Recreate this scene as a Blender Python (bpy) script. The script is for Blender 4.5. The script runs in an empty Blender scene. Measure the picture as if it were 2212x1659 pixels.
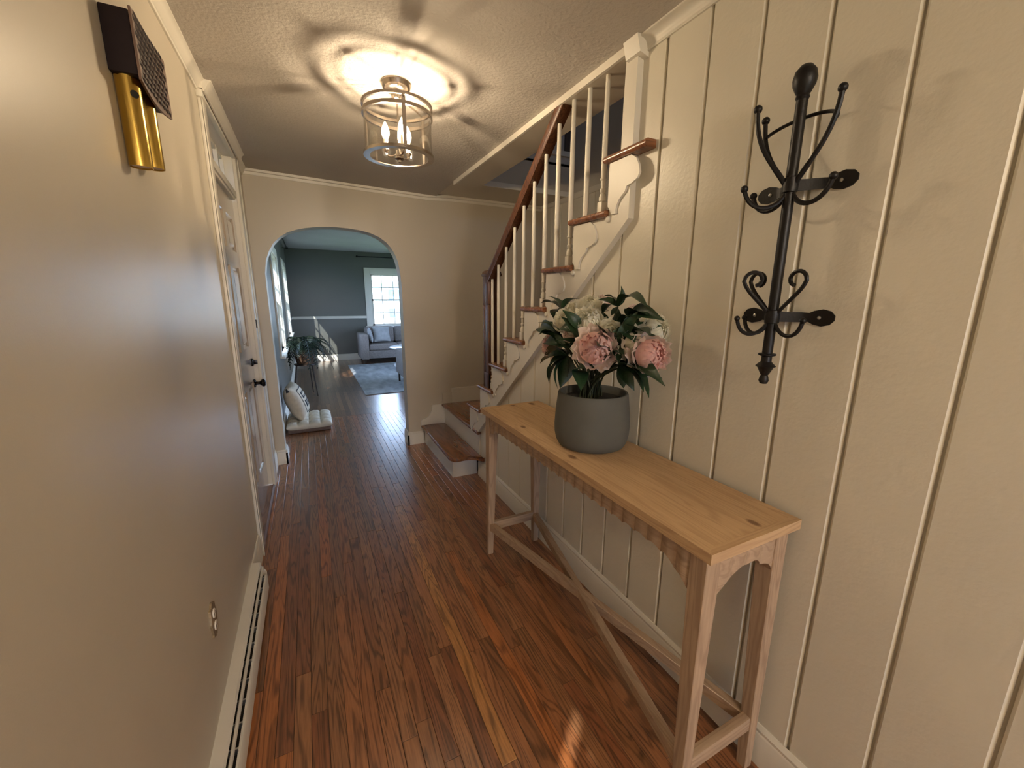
import bpy, bmesh, math, random
from mathutils import Vector, Matrix

random.seed(7)
PI = math.pi
SC = bpy.context.scene
COL = SC.collection

# ------------------------------------------------------------------ camera
YAW, PIT, ROL, FPX = 0.460468, 0.210377, 0.0059764, 875.85
fw = Vector((math.sin(YAW)*math.cos(PIT), math.cos(YAW)*math.cos(PIT), -math.sin(PIT)))
r0 = Vector((math.cos(YAW), -math.sin(YAW), 0.0))
u0 = r0.cross(fw)
rv = math.cos(ROL)*r0 + math.sin(ROL)*u0
uv = rv.cross(fw)
cd = bpy.data.cameras.new('camera')
cd.sensor_fit = 'HORIZONTAL'; cd.sensor_width = 36.0; cd.lens = FPX/2212.0*36.0
cd.clip_start = 0.02; cd.clip_end = 200
cam = bpy.data.objects.new('camera', cd); COL.objects.link(cam)
cam.matrix_world = Matrix(((rv.x, uv.x, -fw.x, 0.0), (rv.y, uv.y, -fw.y, 0.0), (rv.z, uv.z, -fw.z, 1.44), (0, 0, 0, 1)))
SC.camera = cam

# ------------------------------------------------------------------ world, sun, exposure
w = bpy.data.worlds.new('world'); SC.world = w; w.use_nodes = True
bg = w.node_tree.nodes['Background']
bg.inputs[0].default_value = (0.50, 0.67, 1.0, 1); bg.inputs[1].default_value = 11.0
sl = bpy.data.lights.new('sun', 'SUN'); sl.energy = 18.0; sl.angle = 0.0093; sl.color = (1.0, 0.97, 0.93)
sun = bpy.data.objects.new('sun', sl); COL.objects.link(sun)
sun.rotation_euler = Vector((1.0, 2.1, -1.64)).to_track_quat('-Z', 'Y').to_euler()
sun.location = (-6, -6, 9)
SC.view_settings.view_transform = 'Standard'; SC.view_settings.look = 'None'
SC.view_settings.exposure = 0.36; SC.view_settings.gamma = 1.0; SC.view_settings.use_curve_mapping = False
BULB_STRENGTH = 4900.0
FILL_GLOBE_STRENGTH = 88.0
BULB_COLOR = (1.0, 0.78, 0.52, 1)

# ------------------------------------------------------------------ materials
def nmat(name):
    m = bpy.data.materials.new(name); m.use_nodes = True
    nt = m.node_tree
    return m, nt, nt.nodes['Principled BSDF']

def mat(name, c, rough=0.5, metal=0.0, var=0.06, vscale=6.0, bump=0.0, bscale=200.0, coat=0.0, stretch=(1, 1, 1), spec=0.5):
    m, nt, p = nmat(name)
    N, L = nt.nodes.new, nt.links.new
    tc = N('ShaderNodeTexCoord'); mp = N('ShaderNodeMapping'); mp.inputs['Scale'].default_value = stretch
    L(tc.outputs['Object'], mp.inputs['Vector'])
    n = N('ShaderNodeTexNoise'); n.inputs['Scale'].default_value = vscale; n.inputs['Detail'].default_value = 4
    L(mp.outputs['Vector'], n.inputs['Vector'])
    r = N('ShaderNodeValToRGB')
    r.color_ramp.elements[0].position = 0.3; r.color_ramp.elements[1].position = 0.7
    a = [max(0, x*(1-var)) for x in c]; b = [min(1, x*(1+var)) for x in c]
    r.color_ramp.elements[0].color = (*a, 1); r.color_ramp.elements[1].color = (*b, 1)
    L(n.outputs['Fac'], r.inputs['Fac']); L(r.outputs['Color'], p.inputs['Base Color'])
    p.inputs['Roughness'].default_value = rough; p.inputs['Metallic'].default_value = metal
    p.inputs['Coat Weight'].default_value = coat; p.inputs['Coat Roughness'].default_value = 0.15
    p.inputs['Specular IOR Level'].default_value = spec
    if bump > 0:
        n2 = N('ShaderNodeTexNoise'); n2.inputs['Scale'].default_value = bscale; n2.inputs['Detail'].default_value = 3
        L(mp.outputs['Vector'], n2.inputs['Vector'])
        bp = N('ShaderNodeBump'); bp.inputs['Strength'].default_value = bump; bp.inputs['Distance'].default_value = 0.004
        L(n2.outputs['Fac'], bp.inputs['Height']); L(bp.outputs['Normal'], p.inputs['Normal'])
    return m

def wood(name, dark, light, axis='Y', rough=0.35, coat=0.2, objcol=False, grain=1.0, bump=0.08, knots=None, sc=1.0):
    """plank wood; grain runs along axis, each object gets its own piece of the pattern"""
    m, nt, p = nmat(name)
    N, L = nt.nodes.new, nt.links.new
    tc = N('ShaderNodeTexCoord'); oi = N('ShaderNodeObjectInfo')
    mul = N('ShaderNodeVectorMath'); mul.operation = 'MULTIPLY_ADD'
    cmb = N('ShaderNodeCombineXYZ')
    m1 = N('ShaderNodeMath'); m1.operation = 'MULTIPLY'; m1.inputs[1].default_value = 37.0
    L(oi.outputs['Random'], m1.inputs[0])
    for i in range(3): L(m1.outputs[0], cmb.inputs[i])
    add = N('ShaderNodeVectorMath'); add.operation = 'ADD'
    L(tc.outputs['Object'], add.inputs[0]); L(cmb.outputs[0], add.inputs[1])
    mp = N('ShaderNodeMapping')
    s = {'X': (0.07, 1, 1), 'Y': (1, 0.07, 1), 'Z': (1, 1, 0.07)}[axis]
    mp.inputs['Scale'].default_value = [q*sc for q in s]
    L(add.outputs[0], mp.inputs['Vector'])
    # broad figure (cathedral bands)
    n1 = N('ShaderNodeTexNoise'); n1.inputs['Scale'].default_value = 14; n1.inputs['Detail'].default_value = 2; n1.inputs['Distortion'].default_value = 0.4
    L(mp.outputs[0], n1.inputs['Vector'])
    band = N('ShaderNodeMath'); band.operation = 'MULTIPLY'; band.inputs[1].default_value = 75.0
    L(n1.outputs['Fac'], band.inputs[0])
    sn = N('ShaderNodeMath'); sn.operation = 'SINE'; L(band.outputs[0], sn.inputs[0])
    pw = N('ShaderNodeMapRange'); pw.inputs['From Min'].default_value = 0.1; pw.inputs['From Max'].default_value = 1.0
    pw.inputs['To Min'].default_value = 0.0; pw.inputs['To Max'].default_value = 0.55*grain
    L(sn.outputs[0], pw.inputs['Value'])
    # fine pores
    n2 = N('ShaderNodeTexNoise'); n2.inputs['Scale'].default_value = 170; n2.inputs['Detail'].default_value = 3
    L(mp.outputs[0], n2.inputs['Vector'])
    pr = N('ShaderNodeMapRange'); pr.inputs['From Min'].default_value = 0.42; pr.inputs['From Max'].default_value = 0.62
    pr.inputs['To Min'].default_value = 0.28*grain; pr.inputs['To Max'].default_value = 0.0
    L(n2.outputs['Fac'], pr.inputs['Value'])
    sm = N('ShaderNodeMath'); sm.operation = 'ADD'; sm.use_clamp = True
    L(pw.outputs[0], sm.inputs[0]); L(pr.outputs[0], sm.inputs[1])
    mx = N('ShaderNodeMix'); mx.data_type = 'RGBA'
    mx.inputs[6].default_value = (*light, 1); mx.inputs[7].default_value = (*dark, 1)
    L(sm.outputs[0], mx.inputs[0])
    out = mx.outputs[2]
    if objcol:
        m3 = N('ShaderNodeMix'); m3.data_type = 'RGBA'; m3.blend_type = 'MULTIPLY'; m3.inputs[0].default_value = 1
        L(out, m3.inputs[6]); L(oi.outputs['Color'], m3.inputs[7]); out = m3.outputs[2]
    if knots:
        for (kx, ky, kr) in knots:
            vs = N('ShaderNodeVectorMath'); vs.operation = 'SUBTRACT'; vs.inputs[1].default_value = (kx, ky, 0)
            L(tc.outputs['Object'], vs.inputs[0])
            vm = N('ShaderNodeVectorMath'); vm.operation = 'MULTIPLY'; vm.inputs[1].default_value = (1.6, 0.9, 0)
            L(vs.outputs[0], vm.inputs[0])
            ln = N('ShaderNodeVectorMath'); ln.operation = 'LENGTH'; L(vm.outputs[0], ln.inputs[0])
            mr = N('ShaderNodeMapRange'); mr.inputs['From Min'].default_value = kr*0.5; mr.inputs['From Max'].default_value = kr
            mr.inputs['To Min'].default_value = 0.9; mr.inputs['To Max'].default_value = 0.0
            L(ln.outputs['Value'], mr.inputs['Value'])
            mk = N('ShaderNodeMix'); mk.data_type = 'RGBA'; mk.inputs[7].default_value = (0.16, 0.08, 0.035, 1)
            L(mr.outputs[0], mk.inputs[0]); L(out, mk.inputs[6]); out = mk.outputs[2]
    L(out, p.inputs['Base Color'])
    rr = N('ShaderNodeMapRange'); rr.inputs['To Min'].default_value = rough*0.85; rr.inputs['To Max'].default_value = min(1, rough*1.25)
    L(n1.outputs['Fac'], rr.inputs['Value']); L(rr.outputs[0], p.inputs['Roughness'])
    p.inputs['Coat Weight'].default_value = coat; p.inputs['Coat Roughness'].default_value = 0.22
    bp = N('ShaderNodeBump'); bp.inputs['Strength'].default_value = bump; bp.inputs['Distance'].default_value = 0.002; bp.invert = True
    L(sm.outputs[0], bp.inputs['Height']); L(bp.outputs['Normal'], p.inputs['Normal'])
    return m

def petal_mat(name, c, rough, var, vscale):
    m = mat(name, c, rough, var=var, vscale=vscale); nt = m.node_tree; p = nt.nodes['Principled BSDF']
    t = nt.nodes.new('ShaderNodeBsdfTranslucent'); t.inputs[0].default_value = (*c, 1)
    x = nt.nodes.new('ShaderNodeMixShader'); x.inputs[0].default_value = 0.5
    o = nt.nodes['Material Output']
    nt.links.new(p.outputs[0], x.inputs[1]); nt.links.new(t.outputs[0], x.inputs[2]); nt.links.new(x.outputs[0], o.inputs[0])
    return m

def glass(name, tint=(1, 1, 1), refl=1.0):
    m = bpy.data.materials.new(name); m.use_nodes = True; nt = m.node_tree; nt.nodes.clear()
    N, L = nt.nodes.new, nt.links.new
    o = N('ShaderNodeOutputMaterial'); t = N('ShaderNodeBsdfTransparent'); g = N('ShaderNodeBsdfGlossy')
    t.inputs[0].default_value = (*tint, 1); g.inputs['Roughness'].default_value = 0.02
    f = N('ShaderNodeFresnel'); f.inputs[0].default_value = 1.45
    mu = N('ShaderNodeMath'); mu.operation = 'MULTIPLY'; mu.inputs[1].default_value = refl
    L(f.outputs[0], mu.inputs[0])
    mx = N('ShaderNodeMixShader'); L(mu.outputs[0], mx.inputs[0]); L(t.outputs[0], mx.inputs[1]); L(g.outputs[0], mx.inputs[2])
    L(mx.outputs[0], o.inputs[0])
    return m

def emis(name, c, s):
    m = bpy.data.materials.new(name); m.use_nodes = True; nt = m.node_tree; nt.nodes.clear()
    o = nt.nodes.new('ShaderNodeOutputMaterial'); e = nt.nodes.new('ShaderNodeEmission')
    e.inputs[0].default_value = c; e.inputs[1].default_value = s
    nt.links.new(e.outputs[0], o.inputs[0])
    return m

M = {}
M['wall'] = mat('wall_paint', (0.57, 0.51, 0.41), 0.36, var=0.03, vscale=1.5, bump=0.05, bscale=260)
M['cream'] = mat('cream_gloss_paint', (0.72, 0.68, 0.57), 0.38, var=0.03, vscale=2.0, bump=0.22, bscale=80)
M['trim'] = mat('white_trim_paint', (0.74, 0.70, 0.61), 0.42, var=0.02, vscale=3.0, bump=0.03, bscale=120)
M['heater'] = mat('heater_enamel', (0.76, 0.72, 0.64), 0.4, var=0.02)
M['ceil'] = mat('stippled_ceiling_paint', (0.52, 0.48, 0.43), 0.8, var=0.05, vscale=1.6, bump=0.9, bscale=75)
M['living'] = mat('grey_green_wall_paint', (0.125, 0.128, 0.112), 0.35, var=0.04, vscale=1.5, bump=0.03)
M['ceil_living'] = mat('living_room_ceiling_paint', (0.50, 0.50, 0.50), 0.8, var=0.05, vscale=2.0, bump=0.6, bscale=70)
M['up'] = mat('upper_wall_paint', (0.60, 0.55, 0.47), 0.7, var=0.03)
M['dark'] = mat('dark_gap', (0.02, 0.018, 0.015), 0.9, var=0.1)
M['door'] = mat('door_gloss_paint', (0.44, 0.37, 0.30), 0.22, var=0.02, vscale=2.0, bump=0.02, bscale=60, coat=0.8)
M['black'] = mat('black_iron', (0.007, 0.006, 0.006), 0.42, var=0.2, vscale=30, bump=0.15, bscale=150, spec=0.35)
M['bronze'] = mat('black_bronze', (0.02, 0.015, 0.013), 0.25, metal=0.7, var=0.2)
M['screw'] = mat('screw_steel', (0.6, 0.6, 0.58), 0.3, metal=1.0)
M['nickel'] = mat('brushed_nickel', (0.50, 0.44, 0.38), 0.24, metal=1.0, var=0.08, vscale=20)
M['glass'] = glass('clear_glass', (0.985, 0.98, 0.965), 0.4)
M['pane'] = glass('window_pane_glass', (0.97, 0.99, 1.0), 0.7)
M['tpane'] = glass('tinted_transom_glass', (0.42, 0.38, 0.37), 0.7)  # darker tint added to hold back daylight through the transom
M['bulb'] = emis('lit_filament', BULB_COLOR, BULB_STRENGTH)
def lit_glass():
    m = emis('glowing_bulb_glass', (1.0, 0.82, 0.55, 1), 14.0); nt = m.node_tree
    e = [n for n in nt.nodes if n.type == 'EMISSION'][0]; o = [n for n in nt.nodes if n.type == 'OUTPUT_MATERIAL'][0]
    t = nt.nodes.new('ShaderNodeBsdfTransparent'); x = nt.nodes.new('ShaderNodeMixShader'); x.inputs[0].default_value = 0.22
    nt.links.new(t.outputs[0], x.inputs[1]); nt.links.new(e.outputs[0], x.inputs[2]); nt.links.new(x.outputs[0], o.inputs[0])
    return m
M['bulbglass'] = lit_glass()
M['candle'] = mat('candle_sleeve', (0.85, 0.80, 0.70), 0.5)
M['brass'] = mat('polished_brass', (0.62, 0.42, 0.10), 0.2, metal=1.0, var=0.1, vscale=8)
M['chimebox'] = mat('chime_dark_plastic', (0.016, 0.009, 0.009), 0.7, var=0.15, spec=0.2)
M['chimepale'] = mat('chime_tube_end', (0.62, 0.52, 0.46), 0.6)
M['oak'] = wood('oak_floor_plank', (0.085, 0.032, 0.013), (0.36, 0.150, 0.060), 'Y', 0.32, 1.0, objcol=True, bump=0.2)
M['tread'] = wood('stair_tread_oak', (0.10, 0.034, 0.014), (0.30, 0.118, 0.048), 'X', 0.26, 0.35)
M['ttread'] = wood('stair_tread_oak_lengthwise', (0.10, 0.034, 0.014), (0.30, 0.118, 0.048), 'Y', 0.26, 0.35)
M['rail'] = wood('dark_stained_handrail', (0.03, 0.011, 0.005), (0.14, 0.055, 0.024), 'Z', 0.38, 0.15)
M['sill'] = wood('threshold_wood', (0.10, 0.05, 0.03), (0.24, 0.13, 0.08), 'Y', 0.35, 0.1)
KN = [(1.008, 0.588, 0.022), (0.836, 1.569, 0.022), (0.961, 1.935, 0.028), (1.073, 1.915, 0.03), (0.834, 1.173, 0.026)]
PD, PL = (0.33, 0.19, 0.10), (0.58, 0.39, 0.215)
M['pine'] = wood('limed_pine_top', PD, PL, 'Y', 0.55, 0.0, grain=0.55, bump=0.05, knots=KN)
PD2, PL2 = (0.23, 0.14, 0.09), (0.45, 0.32, 0.21)
M['pine_y'] = wood('limed_pine_rail', PD2, PL2, 'Y', 0.6, 0.0, grain=0.6)
M['pine_x'] = wood('limed_pine_end_rail', PD2, PL2, 'X', 0.6, 0.0, grain=0.6)
M['pine_z'] = wood('limed_pine_leg', PD2, PL2, 'Z', 0.6, 0.0, grain=0.7)
M['pot'] = mat('grey_fibre_clay', (0.100, 0.098, 0.082), 0.75, var=0.08, vscale=9, bump=0.12, bscale=300)
M['soil'] = mat('black_soil', (0.01, 0.009, 0.008), 0.95, var=0.3, vscale=60, bump=0.6, bscale=90)
M['leaf'] = mat('peony_leaf', (0.016, 0.045, 0.018), 0.38, var=0.35, vscale=18, bump=0.15, bscale=60)
M['stem'] = mat('peony_stem', (0.035, 0.045, 0.018), 0.5, var=0.2, vscale=40)
M['white_petal'] = petal_mat('cream_petal', (0.95, 0.93, 0.82), 0.7, var=0.06, vscale=25)
M['pink_petal'] = petal_mat('pink_petal', (0.95, 0.70, 0.65), 0.7, var=0.08, vscale=25)
M['blush_petal'] = petal_mat('blush_petal', (0.95, 0.83, 0.78), 0.7, var=0.06, vscale=25)
M['sofa'] = mat('grey_sofa_fabric', (0.25, 0.22, 0.205), 0.9, var=0.15, vscale=40, bump=0.3, bscale=400)
M['cushion'] = mat('pale_cushion_fabric', (0.42, 0.43, 0.44), 0.9, var=0.12, vscale=15, bump=0.3, bscale=300)
M['rug'] = mat('blue_grey_rug_pile', (0.37, 0.39, 0.41), 0.95, var=0.28, vscale=9, bump=0.6, bscale=300, stretch=(1, 0.35, 1))
M['fleece'] = mat('cream_fleece', (0.72, 0.68, 0.58), 0.95, var=0.07, vscale=20, bump=0.5, bscale=350)
M['bedbase'] = mat('brown_bed_base', (0.16, 0.11, 0.09), 0.9, var=0.15, vscale=30)
M['canvas'] = mat('cream_canvas', (0.62, 0.55, 0.43), 0.9, var=0.08, vscale=30, bump=0.25, bscale=400)
M['print'] = mat('dark_print', (0.025, 0.028, 0.035), 0.9, var=0.3, vscale=60)
M['basket'] = mat('brown_planter', (0.10, 0.055, 0.03), 0.6, var=0.3, vscale=25, bump=0.4, bscale=120)
M['fern'] = mat('fern_green', (0.008, 0.017, 0.007), 0.55, var=0.4, vscale=14)
M['darkwood'] = mat('dark_leg_wood', (0.03, 0.018, 0.012), 0.4, var=0.2, vscale=20)
M['white_top'] = mat('white_lacquer', (0.85, 0.86, 0.86), 0.2, var=0.02)
M['siding'] = mat('white_siding', (0.86, 0.88, 0.90), 0.6, var=0.03)
M['bluepane'] = mat('reflective_blue_window', (0.10, 0.22, 0.34), 0.12, var=0.2)
M['grass'] = mat('lawn', (0.10, 0.16, 0.05), 0.95, var=0.4, vscale=3)
M['plate'] = mat('ornate_outlet_brass', (0.40, 0.31, 0.19), 0.45, metal=0.6, var=0.3, vscale=90, bump=0.4, bscale=150)
M['curtain'] = mat('sun_slit_cloth', (0.35, 0.32, 0.28), 0.9)
M['doorcase'] = mat('dark_door_casing', (0.09, 0.06, 0.04), 0.5)

# ------------------------------------------------------------------ mesh helpers
WORLD = {}      # world location of every empty / part origin

def V(*a): return Vector(a)

def box(bm, x0, x1, y0, y1, z0, z1, bev=0.0):
    vs = [bm.verts.new(p) for p in ((x0, y0, z0), (x1, y0, z0), (x1, y1, z0), (x0, y1, z0), (x0, y0, z1), (x1, y0, z1), (x1, y1, z1), (x0, y1, z1))]
    fs = [bm.faces.new([vs[i] for i in q]) for q in ((3, 2, 1, 0), (4, 5, 6, 7), (0, 1, 5, 4), (1, 2, 6, 5), (2, 3, 7, 6), (3, 0, 4, 7))]
    if bev > 0:
        es = set(e for f in fs for e in f.edges)
        bmesh.ops.bevel(bm, geom=list(es), offset=bev, segments=2, affect='EDGES', profile=0.5)
    return vs

def hexa(bm, pts):
    """8 points: bottom ring then top ring"""
    vs = [bm.verts.new(p) for p in pts]
    for q in ((3, 2, 1, 0), (4, 5, 6, 7), (0, 1, 5, 4), (1, 2, 6, 5), (2, 3, 7, 6), (3, 0, 4, 7)):
        bm.faces.new([vs[i] for i in q])
    return vs

def prism(bm, pts, axis, a0, a1):
    """polygon in the two other axes (order xyz minus axis) pushed along axis"""
    def P(p, a):
        if axis == 'x': return (a, p[0], p[1])
        if axis == 'y': return (p[0], a, p[1])
        return (p[0], p[1], a)
    A = [bm.verts.new(P(p, a0)) for p in pts]; B = [bm.verts.new(P(p, a1)) for p in pts]
    n = len(pts)
    f1 = bm.faces.new(A); f2 = bm.faces.new(list(reversed(B)))
    for i in range(n):
        bm.faces.new((A[(i+1) % n], A[i], B[i], B[(i+1) % n]))
    return f1, f2

def frame_of(d):
    d = d.normalized()
    a = Vector((0, 0, 1)) if abs(d.z) < 0.9 else Vector((1, 0, 0))
    s = d.cross(a).normalized()
    return s, d.cross(s).normalized()

def tube(bm, pts, rad, n=8, cap=True, flat=1.0):
    pts = [Vector(p) for p in pts]
    if not isinstance(rad, (list, tuple)): rad = [rad]*len(pts)
    rings = []; s = None
    for i, p in enumerate(pts):
        d = (pts[min(i+1, len(pts)-1)] - pts[max(i-1, 0)])
        if s is None: s, t = frame_of(d)
        else:
            dn = d.normalized(); s = (s - dn*s.dot(dn)).normalized(); t = dn.cross(s)
        rings.append([bm.verts.new(p + (s*math.cos(2*PI*k/n) + t*math.sin(2*PI*k/n)*flat)*rad[i]) for k in range(n)])
    for a, b in zip(rings, rings[1:]):
        for k in range(n): bm.faces.new((a[k], a[(k+1) % n], b[(k+1) % n], b[k]))
    if cap:
        bm.faces.new(list(reversed(rings[0]))); bm.faces.new(rings[-1])

def lathe(bm, prof, c=(0, 0, 0), n=24, axis=None, close=False):
    """profile (r, z) turned about z at c; axis = (vector) turns about another direction"""
    c = Vector(c)
    if axis is not None:
        d = Vector(axis).normalized(); s, t = frame_of(d)
    else: d, s, t = Vector((0, 0, 1)), Vector((1, 0, 0)), Vector((0, 1, 0))
    rings = []
    for r, z in prof:
        if r < 1e-6: rings.append([bm.verts.new(c + d*z)])
        else: rings.append([bm.verts.new(c + d*z + (s*math.cos(2*PI*k/n) + t*math.sin(2*PI*k/n))*r) for k in range(n)])
    pr = list(zip(rings, rings[1:]))
    if close: pr.append((rings[-1], rings[0]))
    for a, b in pr:
        if len(a) == 1 and len(b) == 1: continue
        for k in range(n):
            k2 = (k+1) % n
            if len(a) == 1: bm.faces.new((a[0], b[k2], b[k]))
            elif len(b) == 1: bm.faces.new((a[k], a[k2], b[0]))
            else: bm.faces.new((a[k], a[k2], b[k2], b[k]))

def ball(bm, c, r, n=12, sz=1.0):
    prof = [(r*math.sin(PI*i/8), -r*math.cos(PI*i/8)*sz) for i in range(9)]
    prof[0] = (0, prof[0][1]); prof[-1] = (0, prof[-1][1])
    lathe(bm, prof, c, n)

def bez(p0, p1, p2, p3, n=10):
    p0, p1, p2, p3 = map(Vector, (p0, p1, p2, p3))
    return [(1-t)**3*p0 + 3*(1-t)**2*t*p1 + 3*(1-t)*t*t*p2 + t**3*p3 for t in [i/n for i in range(n+1)]]

def finish(bm, name, smooth=True, sharp=38):
    bmesh.ops.recalc_face_normals(bm, faces=bm.faces)
    if smooth:
        for f in bm.faces: f.smooth = True
        lim = math.radians(sharp)
        for e in bm.edges:
            if len(e.link_faces) == 2 and e.calc_face_angle(0) > lim: e.smooth = False
    me = bpy.data.meshes.new(name); bm.to_mesh(me); bm.free()
    return me

def obj(name, bm, m, parent=None, kind=None, smooth=True, origin=None, sharp=38):
    """link one mesh object; the bmesh is given in world coordinates"""
    base = WORLD.get(parent.name, Vector((0, 0, 0))) if parent else Vector((0, 0, 0))
    o0 = Vector(origin) if origin else base
    if o0.length > 0: bmesh.ops.translate(bm, verts=bm.verts, vec=-o0)
    me = finish(bm, name, smooth, sharp)
    if m: me.materials.append(m)
    o = bpy.data.objects.new(name, me); COL.objects.link(o)
    o.location = o0 - base
    WORLD[o.name] = o0.copy()
    if parent: o.parent = parent
    if kind: o['kind'] = kind
    return o

def thing(name, label, cat, loc=(0, 0, 0), group=None, kind=None):
    o = bpy.data.objects.new(name, None); COL.objects.link(o)
    o.location = loc; o.empty_display_size = 0.1
    WORLD[o.name] = Vector(loc)
    if kind: o['kind'] = kind
    if label: o['label'] = label
    if cat: o['category'] = cat
    if group: o['group'] = group
    return o

def tag(o, label, cat, group=None):
    o['label'] = label; o['category'] = cat
    if group: o['group'] = group
    return o

def struct(name, bm, m, parent=None, **k):
    return obj(name, bm, m, parent, kind=None if parent else 'structure', **k)

B = bmesh.new

# ------------------------------------------------------------------ layout constants (metres, camera stands at 0,0)
XL, XR, YE = -0.362, 1.158, 3.874          # left wall, right boards, end wall
YB = -4.2                                   # hall runs on behind the camera
YW = 4.015                                  # living side of the end wall
XV, YV, XV1 = -0.345, 10.06, 4.3            # living room
SX = 2.25                                   # outer wall of the stair
def zc(x): return 2.380 - 0.030*(x - XL)    # the hall ceiling falls slightly to the right
SOF = 2.307

# ------------------------------------------------------------------ floor with planks
bm = B(); box(bm, -0.50, 2.30, YB, 5.2, -0.06, -0.0025); floor = struct('floor', bm, M['dark'])
PW = 0.0535; X0 = 0.421
row0 = int(math.floor((XL - 0.01 - X0)/PW))
rows = range(row0, int(math.ceil((1.17 - X0)/PW)))
rnd = random.Random(11)
def plank_color(special=None):
    if special: return special
    t = rnd.random()
    if t < 0.10: return (1.25, 1.05, 0.80, 1)
    if t < 0.22: return (0.72, 0.62, 0.62, 1)
    v = rnd.uniform(0.78, 1.12); h = rnd.uniform(-0.07, 0.07)
    return (v, v*(1-h), v*(1-1.6*h), 1)
mesh_cache = {}
def plank(x0, y0, y1, color):
    ln = round(y1-y0, 2); key = ln
    if key not in mesh_cache:
        b = B(); g = 0.0006
        x1 = PW; c = 0.0012; h = ln/2
        lo = [(g, -h+g), (x1-g, -h+g), (x1-g, h-g), (g, h-g)]
        hi = [(g+c, -h+g+c), (x1-g-c, -h+g+c), (x1-g-c, h-g-c), (g+c, h-g-c)]
        A = [b.verts.new((x-x1/2, y, -0.004)) for x, y in lo]; A2 = [b.verts.new((x-x1/2, y, -0.0009)) for x, y in lo]
        H = [b.verts.new((x-x1/2, y, 0.0)) for x, y in hi]
        for i in range(4):
            j = (i+1) % 4
            b.faces.new((A[i], A[j], A2[j], A2[i])); b.faces.new((A2[i], A2[j], H[j], H[i]))
        b.faces.new(H)
        me = finish(b, 'plank', smooth=False); me.materials.append(M['oak']); mesh_cache[key] = me
    o = bpy.data.objects.new('plank', mesh_cache[key]); COL.objects.link(o); o.parent = floor
    o.location = (x0+PW/2, (y0+y1)/2, 0); o.color = color
for r in rows:
    x0 = X0 + r*PW
    if r == 0:
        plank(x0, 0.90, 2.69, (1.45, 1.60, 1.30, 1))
        y = 2.69; ylo = 0.90
        while ylo > -0.35:
            l = round(rnd.uniform(0.5, 1.2), 2); plank(x0, max(ylo-l, -0.4), ylo, plank_color()); ylo -= l
    else:
        y = -0.4 + 0.0*rnd.random(); l0 = round(rnd.uniform(0.25, 1.0), 2)
        plank(x0, y, y+l0, plank_color()); y += l0
    while y < 5.19:
        l = round(rnd.uniform(0.55, 1.75), 2)
        if 5.2-(y+l) < 0.3: l = round(5.2-y, 2)
        plank(x0, y, y+l, plank_color()); y = round(y+l, 4)

# the part of the floor too far for single boards: same oak, boards as a pattern
def far_oak():
    m, nt, p = nmat('oak_floor_far')
    N, L = nt.nodes.new, nt.links.new
    tc = N('ShaderNodeTexCoord'); mp = N('ShaderNodeMapping'); mp.inputs['Rotation'].default_value = (0, 0, PI/2)
    mp.inputs['Location'].default_value = (0, -0.421, 0)
    L(tc.outputs['Object'], mp.inputs['Vector'])
    br = N('ShaderNodeTexBrick'); br.offset = 0.37; br.offset_frequency = 2
    br.inputs['Scale'].default_value = 1.0; br.inputs['Brick Width'].default_value = 1.1; br.inputs['Row Height'].default_value = PW
    br.inputs['Mortar Size'].default_value = 0.0012; br.inputs['Mortar'].default_value = (0.03, 0.012, 0.006, 1)
    br.inputs['Color1'].default_value = (0.17, 0.078, 0.036, 1); br.inputs['Color2'].default_value = (0.34, 0.165, 0.075, 1); br.inputs['Bias'].default_value = -0.1
    L(mp.outputs[0], br.inputs['Vector'])
    m2 = N('ShaderNodeMapping'); m2.inputs['Scale'].default_value = (1, 0.07, 1); L(tc.outputs['Object'], m2.inputs['Vector'])
    n = N('ShaderNodeTexNoise'); n.inputs['Scale'].default_value = 110; n.inputs['Detail'].default_value = 4; L(m2.outputs[0], n.inputs['Vector'])
    mr = N('ShaderNodeMapRange'); mr.inputs['From Min'].default_value = 0.3; mr.inputs['From Max'].default_value = 0.7; mr.inputs['To Min'].default_value = 0.65; mr.inputs['To Max'].default_value = 1.1
    L(n.outputs['Fac'], mr.inputs['Value'])
    mx = N('ShaderNodeMix'); mx.data_type = 'RGBA'; mx.blend_type = 'MULTIPLY'; mx.inputs[0].default_value = 1
    L(br.outputs['Color'], mx.inputs[6]); L(mr.outputs[0], mx.inputs[7]); L(mx.outputs[2], p.inputs['Base Color'])
    p.inputs['Roughness'].default_value = 0.30; p.inputs['Coat Weight'].default_value = 1.0; p.inputs['Coat Roughness'].default_value = 0.24
    bp = N('ShaderNodeBump'); bp.inputs['Strength'].default_value = 0.25; bp.inputs['Distance'].default_value = 0.003
    L(n.outputs['Fac'], bp.inputs['Height']); L(bp.outputs['Normal'], p.inputs['Normal'])
    return m
bm = B(); box(bm, -0.36, XV1, 5.2, YV+0.1, -0.06, 0.0); box(bm, 1.171, XV1, YW-0.1, 5.2, -0.06, 0.0)
struct('floor', bm, far_oak())
bm = B(); box(bm, -0.50, 1.3, YB, -0.4, -0.002, 0.0); struct('floor', bm, bpy.data.materials['oak_floor_far'])

# ------------------------------------------------------------------ left wall with the door opening and an added window behind the camera
DY0, DY1, DZ1 = 2.560, 3.400, 2.335
bm = B()
XLo = XL - 0.13
for (y0, y1, z0, z1) in ((YB, -1.95, 0, 2.5), (-1.95, -0.95, 0, 0.95), (-1.95, -0.95, 2.0, 2.5), (-0.95, DY0, 0, 2.5), (DY0, DY1, DZ1, 2.5), (DY1, YW, 0, 2.5)):
    box(bm, XLo, XL, y0, y1, z0, z1)
struct('wall_left', bm, M['wall'])
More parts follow.
